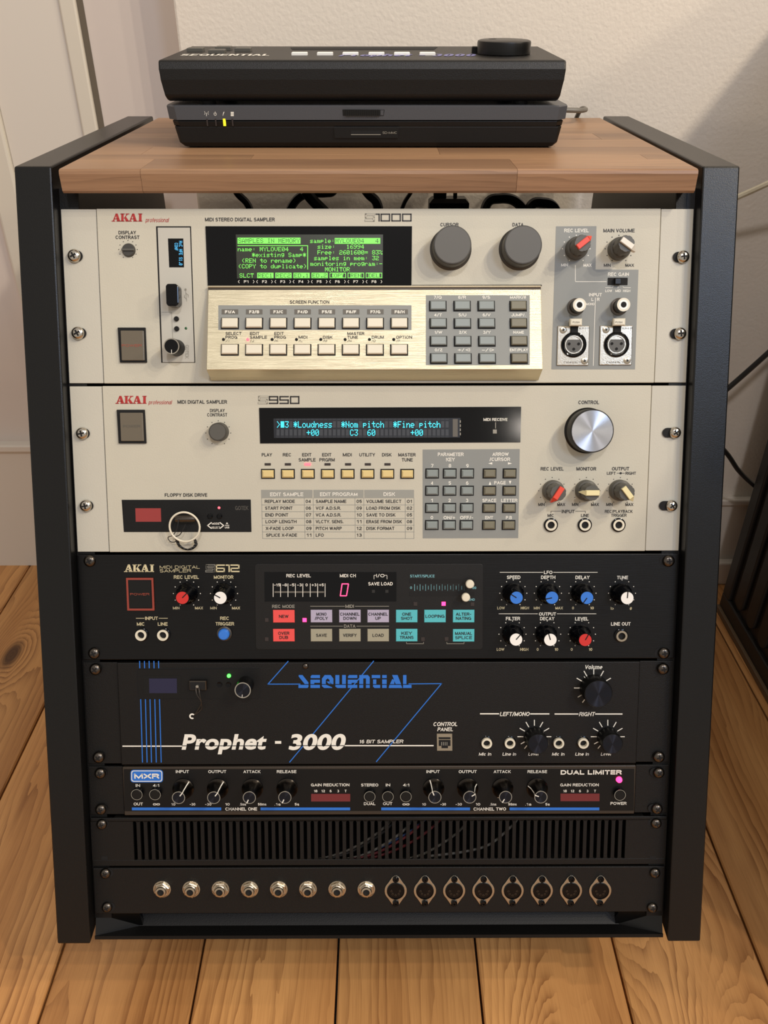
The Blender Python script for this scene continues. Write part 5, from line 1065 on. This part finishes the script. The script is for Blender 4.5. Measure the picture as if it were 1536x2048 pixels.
for k in range(8):
    x, y = H.at(791.4+58.45*k, 1781.8, .001)
    def f():
        P = []
        for i in range(48):
            a = 2*math.pi*i/48; P.append((.0094*math.cos(a), .0094*math.sin(a)))
        Q = [p for p in P if abs(p[1]) < .0068]
        R = sorted([p for p in Q if p[0] > 0], key=lambda p: p[1]); Lf = sorted([p for p in Q if p[0] < 0], key=lambda p: -p[1])
        return MB().prism(R+[(.0030, .0122), (.001, .0136), (-.001, .0136), (-.0030, .0122)]+Lf+[(-.0030, -.0122), (-.001, -.0136), (.001, -.0136), (.0030, -.0122)], 0, .001).mesh('multipin_socket', 'nickel')
    o = H.part('multipin_socket', cached('din', f), None, (x, y, 0), label='round multi-pin socket on an eye-shaped flange', bevel=.0003)
    H.part('socket_insert', cached('dini', lambda: MB().lathe([(.0075, .001), (.0075, .0016), (.0068, .0018), (.0066, .0012), (0, .0012)], 32).mesh('socket_insert', 'gloss_black', True)), None, parent=o)
    for a in (0, 45, 90, 135, 180):
        r_ = math.radians(a-90+180); H.part('pin_hole', cached('dinp', lambda: MB().lathe([(.0009, .0012), (.0009, .0015), (.0005, .0015)], 10).mesh('pin_hole', 'dark_chrome')), None, (.0036*math.cos(r_+math.pi/2), .0036*math.sin(r_+math.pi/2), 0), parent=o)
    for s_ in (-1, 1):
        H.part('flange_screw', cached('dins', lambda: MB().lathe([(.0027, .001), (.0027, .0022), (.002, .003), (.001, .003), (.0009, .0022), (0, .0022)], 18).mesh('flange_screw', 'gloss_black', True)), None, (0, s_*.0108, 0), parent=o)
H.finish()
# ------------------------------------------------------------------ memory sticks plugged into the drives
def at3(H, px, py, w): a = H.L(px, py, w); return H.M @ Vector((a[0], a[1], w))
def on_unit(H, name, label, cat, px, py, w):
    o = thing(name, label, cat); M = H.M.copy(); p = at3(H, px, py, w); M.translation = p; o.matrix_world = M; return Host(o, M)
S = on_unit(HS1, 'memory_stick', 'small black memory stick plugged upright into the grey drive bay', 'memory stick', 352, 594, .0008)
S.part('body', MB().prism([(-.0035, -.0082), (.003, -.0082), (.0048, -.0062), (.0048, .0062), (.003, .0082), (-.0035, .0082), (-.0048, .0066), (-.0048, -.0066)], .001, .0115), 'gloss_black', bevel=.0008)
S.part('plug', MB().box(-.0028, .0028, -.0062, .0062, -.0, .0012), 'nickel')
S = on_unit(HS2, 'key_ring_memory_stick', 'metal memory stick with a bright split ring hanging from the floppy drive', 'memory stick', 374, 1036, .0008)
b = MB().lathe([(0, 0), (.0028, 0), (.0030, .001), (.0030, .009), (.0026, .0105), (0, .0105)], 20); b.v = [(z*1.5-.008, x, y+.004) for x, y, z in b.v]
S.part('body', b, 'dark_chrome', smooth=True, label='short metal barrel')
S.part('plug', MB().box(-.006, .006, -.0022, .0022, 0, .0022), 'void_black')
R = .0118
P = [(R*math.cos(2*math.pi*i/40), R*math.sin(2*math.pi*i/40)-.006, .0085+.0015*math.sin(2*math.pi*i/40)) for i in range(40)]
S.part('split_ring', MB().tube(P, .0008, 8, closed=True), 'ivory', smooth=True, label='pale round split ring')
P = [(-.0048, .0, .007), (-.006, -.006, .0075), (-.0095, -.0125, .006), (-.0145, -.0150, .004), (-.0125, -.0185, .004), (-.008, -.0180, .005), (-.0085, -.0145, .0062), (-.004, -.012, .007), (.0005, -.004, .0075)]
S.part('cord', MB().tube(smooth(P), .00035, 6), 'cable_black', smooth=True)
P = [Vector(p) for p in smooth([(-.0075, -.0165, .0045), (-.0058, -.0215, .004), (-.001, -.0245, .004), (.004, -.0240, .004), (.0075, -.0205, .0045), (.0068, -.0160, .006)], 26)]
Q = [p+Vector((math.cos(i*1.35)*.0011*(1 if 4 < i < len(P)-4 else .3), math.sin(i*1.35)*.0006, math.sin(i*1.35)*.0011)) for i, p in enumerate(P)]
S.part('coil_cord', MB().tube(Q, .0004, 5), 'cable_black', smooth=True, label='black coiled strap')
# stick in the fourth unit
HP = Host(None, RM); HP2 = HP
S = on_unit(HP, 'lanyard_memory_stick', 'stubby metal memory stick with a thin dark loop and white tag', 'memory stick', 397.5, 1368.5, .0019)
S.part('shell', MB().box(-.0070, .0070, -.0040, .0040, 0, .004, .0006), 'dark_chrome'); S.part('body', MB().box(-.0060, .0060, -.0030, .0030, .004, .0048, .0004), 'void_black')
S.part('rivet', MB().lathe([(.0016, .0048), (.0012, .0058), (0, .006)], 14), 'chrome', smooth=True)
for q in (-.0012, .0012): S.part('cord', MB().tube(smooth([(q, -.001, .005), (q+.001, -.006, .007), (.003, -.013, .006), (.001+q, -.020, .003), (-.004, -.0255, .0015)]), .0003, 6), 'bronze_edge', smooth=True)
S.part('tag', MB().ring(-.0058, -.0265, .0012, .0024, .0016, 20, 40, 300), 'ink_white', label='white C-shaped tag')

# ------------------------------------------------------------------ LAPTOP
yf = .3388; g = .27
LAP = thing('laptop', 'closed dark laptop lying on the wooden top, grey lid edge', 'laptop', (-.008, .45, ZT))
def loc(v): return (v[0]+.008, v[1]-.45, v[2]-ZT)
def lofts(parent, name, m, secs, label=None, bevel=0, off=(-.008, .45, 0)):
    """stack of rectangles (x0, x1, y0, y1, z) with cut corners c, lofted upward"""
    b = MB(); v = []; k = 8
    for x0, x1, y0, y1, z, c in secs:
        v += [(x0+c, y0, z), (x1-c, y0, z), (x1, y0+c, z), (x1, y1-c, z), (x1-c, y1, z), (x0+c, y1, z), (x0, y1-c, z), (x0, y0+c, z)]
    v = [(a-off[0], q-off[1], z-off[2]) for a, q, z in v]
    f = [tuple(range(k))[::-1], tuple(range((len(secs)-1)*k, len(secs)*k))]
    for s in range(len(secs)-1):
        for i in range(k): f.append((s*k+i, s*k+(i+1) % k, (s+1)*k+(i+1) % k, (s+1)*k+i))
    return obj(name, b.add(v, f).mesh(name, m), parent, (0, 0, 0), label=label, bevel=bevel)
O = (-.008, .45, ZT); yb2 = .556; z0 = ZT
lofts(LAP, 'base', 'dark_plastic', [(-.1615, .1465, yf+.003, yb2-.01, z0+.0012, .0015), (-.1655, .1500, yf+.001, yb2-.006, z0+.0045, .002), (-.1682, .1524, yf+.0005, yb2, z0+.0165, .003)], bevel=.0004, off=O)
lofts(LAP, 'base_rim', 'satin_black', [(-.1690, .1530, yf+.0005, yb2, z0+.0165, .006), (-.1700, .1538, yf, yb2, z0+.0208, .006)], bevel=.0006, off=O)
lofts(LAP, 'lid', 'lid_grey', [(-.1725, .1555, yf-.001, yb2, z0+.0216, .008), (-.1735, .1562, yf-.001, yb2, z0+.0312, .008), (-.1728, .1556, yf+.0004, yb2, z0+.0322, .008)], label='grey laptop lid', off=O)
for x in (-.155, .14):
    for y in (yf+.012, yb2-.03): obj('foot', MB().lathe([(.005, 0), (.005, .0013), (0, .0013)], 16).mesh('foot', 'rubber'), LAP, loc((x, y, z0)))
LM = Matrix(((1, 0, 0, 0), (0, 0, -1, yf-.0010), (0, 1, 0, 0), (0, 0, 0, 1)))   # vertical face: x, z, outward = -y
class Face(Host):
    def part(s, name, mb, m, loc=(0, 0, 0), rot=0, parent=None, label=None, smooth=False, bevel=0):
        if parent is not None: return super().part(name, mb, m, loc, rot, parent, label, smooth, bevel)
        me = mb if isinstance(mb, bpy.types.Mesh) else mb.mesh(name, m, smooth)
        o = obj(name, me, s.ob, (0, 0, 0), 0, label, bevel); Lm = s.ob.matrix_world.inverted() @ s.M @ Matrix.Translation(loc) @ Matrix.Rotation(rot, 4, 'Z')
        o.matrix_local = Lm; return o
bpy.context.view_layer.update()
F = Face(LAP, LM)
slab(F, [(685, 219), (769, 219.5), (767.5, 231.5), (686, 231.5)], 0, .0003, 'satin_black', 'latch_recess'); slab(F, [(759, 220.5), (767.5, 220.5), (767, 230.5), (759, 230.5)], .0001, .0006, 'lid_grey', 'latch_stop')
x, y = F.L(726, 225.5, .001)
b = MB()
for k in range(16): b.box(-.0140+k*.00175, -.0140+k*.00175+.0011, -.0021, .0021, 0, .0016)
b.box(-.0142, .0142, -.0021, .0021, 0, .0009); F.part('latch_slider', b, 'satin_black', (x, y, .0002), label='ribbed latch slider')
for k, x in enumerate((414.8, 432, 449, 465.5)):
    xx, yy = F.L(x, 244.5, -.0005); F.part('indicator_lamp', MB().box(-.0010 if k == 2 else -.0005, .0010 if k == 2 else .0005, -.0027, .0027, -.001, .0003), 'led_yellow' if k == 2 else 'led_off', (xx, yy, 0), label='lit yellow indicator' if k == 2 else None)
F.line([(413, 232), (413, 226)], .9, 'ink_white'); F.line([(409, 223), (410.5, 226), (409, 229)], .7, 'ink_white'); F.line([(417, 223), (415.5, 226), (417, 229)], .7, 'ink_white')
mb = F.I_('ink_white'); cx_, cy_ = F.L(430.3, 228, .0002); mb.ring(cx_, cy_, .0009, .0012, .0002, 16, -240, 60); F.line([(430.3, 223.5), (430.3, 228)], .8, 'ink_white')
F.poly([(447, 224), (449, 223.4), (447.4, 227.5), (446, 231.5), (445.4, 231.5), (446, 227.5)], 'ink_white')
for y in (225, 228, 231): F.rect(461.4, y-1.2, 467.6, y+1.2, 'ink_white')
slab(F, [(668, 255), (798, 255), (796, 276), (669.5, 276)], -.0035, -.0006, 'dark_plastic', 'card_slot_cover'); slab(F, [(701.5, 261.5), (762, 261.5), (761.5, 269), (702, 269)], -.001, -.0004, 'void_black', 'card_slot'); F.rect(702, 268.6, 761.5, 269.8, 'ink_grey', -.0002)
F.t('SD-MMC', 779.5, 265.4, 4.6, 29, 'ink_grey', d=-.0003, b=.004)
F.finish()
# cable at the laptop's right side
o = tag(obj('network_plug', MB().box(-.0, .009, -.004, .004, -.0035, .0035, .0006).mesh('network_plug', 'white_plastic'), None, (.1564, .490, ZT+.0135)), 'clear plug in the right side of the laptop', 'plug')
cable('cable', 'short grey cable leaving the laptop plug towards the wall', [Vector((.166, .49, ZT+.0135)), Vector((.182, .491, ZT+.0135)), Vector((.202, .497, ZT+.0125)), Vector((.212, .52, ZT+.011)), Vector((.214, .552, ZT+.0075)), Vector((.214, .578, ZT-.01))], .0024, 'wire_grey')

# ------------------------------------------------------------------ REMOTE CONTROLLER on the laptop
zt0, zt1 = .9236-ZF, .9278-ZF; zb0 = .8945-ZF; yk = .472
REM = thing('remote_controller', 'black desktop controller with a big dial, lying on the laptop', 'controller', (-.012, .41, ZT+.0322))
prof = [(.3405, zb0+.0010), (.3375, zb0+.0035), (.3360, .9100-ZF), (.3362, .9175-ZF), (.3390, zt0), (yk, zt1), (yk, zb0), (.3440, zb0-.0003)]
x0, x1 = -.1740, .1500
v = []; n = len(prof)
for x, ins in ((x0, .0), (x1, .0)):
    for i, (y, z) in enumerate(prof):
        low = (1-min(1, max(0, (z-zb0)/(.91-ZF-zb0))))*.0028
        v.append((x+(low if x < 0 else -low)+.012, y-.41, z-(ZT+.0322)))
obj('case', MB().add(v, [tuple(range(n))[::-1], tuple(range(n, 2*n))]+[(i, (i+1) % n, (i+1) % n+n, i+n) for i in range(n)]).mesh('case', 'device_black'), REM, bevel=.0016)
for x in (-.14, .118):
    for y in (.352, .455): obj('foot', MB().lathe([(.006, 0), (.006, zb0-(ZT+.0322)+.0004), (0, zb0-(ZT+.0322)+.0004)], 16).mesh('foot', 'rubber'), REM, (x+.012, y-.41, 0))
ts = math.atan2(zt1-zt0, yk-.339)
TM = Matrix.Translation((0, .339, zt0)) @ Matrix.Rotation(ts, 4, 'X')
bpy.context.view_layer.update()
T = Face(REM, TM)
d = .0003
T.rect(581, 93.2, 876, 99.5, 'void_black', d) if False else slab(T, [(581, 94.6), (875, 94.0), (868, 99.0), (584, 99.2)], 0, .0003, 'void_black', 'display_window', 'long black display window')
for x in (598, 649, 700, 752, 803, 854):
    xx, yy = T.L(x+1, 101.8, .003); T.part('push_button', cached('rmb', lambda: MB().box(-.0066, .0066, -.0028, .0028, 0, .0022, .0005).mesh('push_button', 'white_plastic')), None, (xx, yy, 0))
for x, y in ((391, 94.6), (434, 98), (447, 92), (486, 94.6)):
    xx, yy = T.L(x, y, .003); T.part('push_button', cached('rmb2', lambda: MB().box(-.0068, .0068, -.0060, .0060, 0, .0028, .0005).mesh('push_button', 'knob_grey')), None, (xx, yy, 0), label='grey cursor button')
T.t('SEQUENTIAL', 451, 109.6, 3.4, 178, 'ink_white', b=.04, d=d); T.t('Prophet - 3000', 812, 110, 4.4, 270, 'ink_violet', b=.04, it=.2, d=d)
xx, yy = T.L(1007.5, 97, .004)
k = T.part('dial', MB().lathe([(.0225, .0006), (.0225, .0085), (.0221, .0098), (.0205, .0104), (0, .0104)], 64), 'satin_black', (xx, yy, 0), smooth=True, label='large flat black dial')
T.part('finger_dimple', MB().lathe([(.0035, .01045), (0, .01045)], 20), 'void_black', (-.009, .009, 0), parent=k)
xx, yy = T.L(949.5, 98, .003); T.part('toggle', MB().box(-.0025, .0025, -.003, .003, 0, .005, .0005), 'satin_black', (xx, yy, 0))
T.finish()

# ------------------------------------------------------------------ cables behind the rack and on the right
def C(label, P, r, m='cable_black', g=None): return cable('cable', label, [Vector(p) for p in P], r, m, 'cable', g)
def G(px, py, y): return on_y(px, py, y)
def gapcable(label, pts, y, r): return C(label, [G(a, b, y+k*.002) for k, (a, b) in enumerate(pts)], r, g='cables seen through the gap under the wooden top')
gapcable('black cable hanging behind the gap under the wooden top, leftmost', [(452, 340), (474, 385), (497, 412), (515, 470)], .50, .0040)
gapcable('black cable arching behind the gap, left of the crossing pair', [(560, 470), (585, 410), (612, 388), (650, 386), (668, 380), (680, 340)], .50, .0045)
gapcable('thick black cable dropping to the right behind the gap', [(610, 380), (625, 400), (650, 425), (690, 470)], .48, .0060)
gapcable('black cable curving down just behind the beige model number', [(715, 360), (737, 388), (755, 410), (762, 470)], .50, .0052)
gapcable('thin grey-black cable slanting behind the gap near the plug', [(840, 350), (822, 384), (806, 412), (790, 470)], .52, .0022)
gapcable('black cable looping up behind the cursor knob', [(960, 470), (974, 408), (1000, 397), (1030, 402), (1052, 430), (1060, 480)], .49, .0052)
gapcable('black cable looping up behind the data knob', [(1045, 460), (1062, 412), (1085, 406), (1108, 416), (1125, 460)], .49, .0056)
a = G(897, 406, .55); o = tag(obj('power_plug', MB().box(-.022, .022, -.012, .012, -.03, .006, .004).mesh('power_plug', 'satin_black'), None, a), 'black power plug block seen through the gap under the top', 'plug')
obj('lead', MB().box(-.017, -.003, -.004, .004, .0, .02).box(.005, .009, -.003, .003, 0, .02).mesh('lead', 'cable_black'), o)
C('cream cable crossing the wall at the right of the rack', [G(1390, 430, .585), G(1478, 393, .575), G(1536, 367, .56), G(1640, 318, .54)], .0034, 'cable_white')
C('black cable running up to the right behind the rack post', [G(1380, 840, .55), G(1458, 775, .56), G(1536, 706, .56), G(1640, 610, .56)], .0034)
C('short black cable dropping to the ribbed cabinet', [G(1400, 850, .56), G(1452, 905, .565), G(1478, 942, .565), G(1512, 974, .565), G(1560, 1010, .565)], .0032)

# ------------------------------------------------------------------ ribbed cabinet at the far right
CX = .516; y0, y1, hc = -.10, .556, .88
CAB = thing('ribbed_cabinet', 'black cabinet with upright ribs on its side, right of the rack', 'cabinet', (CX+.14, .2, 0))
def cl(x, y, z): return (x-CX-.14, y-.2, z)
def cb(name, xa, xb, ya, yb, za, zb, m, bv=.002): return obj(name, MB().box(xa-CX-.14, xb-CX-.14, ya-.2, yb-.2, za, zb).mesh(name, m), CAB, bevel=bv)
cb('body', CX+.006, CX+.28, y0, y1, .012, hc, 'cabinet_black')
cb('bottom_rail', CX, CX+.02, y0, y1, .010, .034, 'cabinet_black'); cb('bottom_trim', CX-.004, CX+.01, y0, y1, 0.0005, .010, 'cabinet_edge', .001)
cb('corner_post', CX, CX+.02, y1-.022, y1, .034, hc, 'cabinet_black'); cb('top_rail', CX, CX+.02, y0, y1, hc-.02, hc, 'cabinet_black')
me = MB().add([], []); k = 0; yy = y1-.05
rib = None
while yy > y0+.02:
    if rib is None:
        b = MB(); P = []
        for i in range(9): a = math.radians(180+i*22.5); P.append((.0125*math.cos(a), .0125*math.sin(a)))
        pr = [(-.006+.0*i, 0) for i in range(0)]
        pts = [(p[0], p[1]+.055) for p in P]+[(.0125, hc-.03), (-.0125, hc-.03)]
        b.prism(pts, 0, .006); b.v = [(-z, x, y) for x, y, z in b.v]; rib = b.mesh('rib', 'cabinet_black')
    obj('rib', rib, CAB, cl(CX+.0065, yy, 0), bevel=.002); yy -= .040; k += 1
print('objects', len(bpy.data.objects), 'tris', sum(len(o.data.polygons) for o in bpy.data.objects if o.type == 'MESH'))
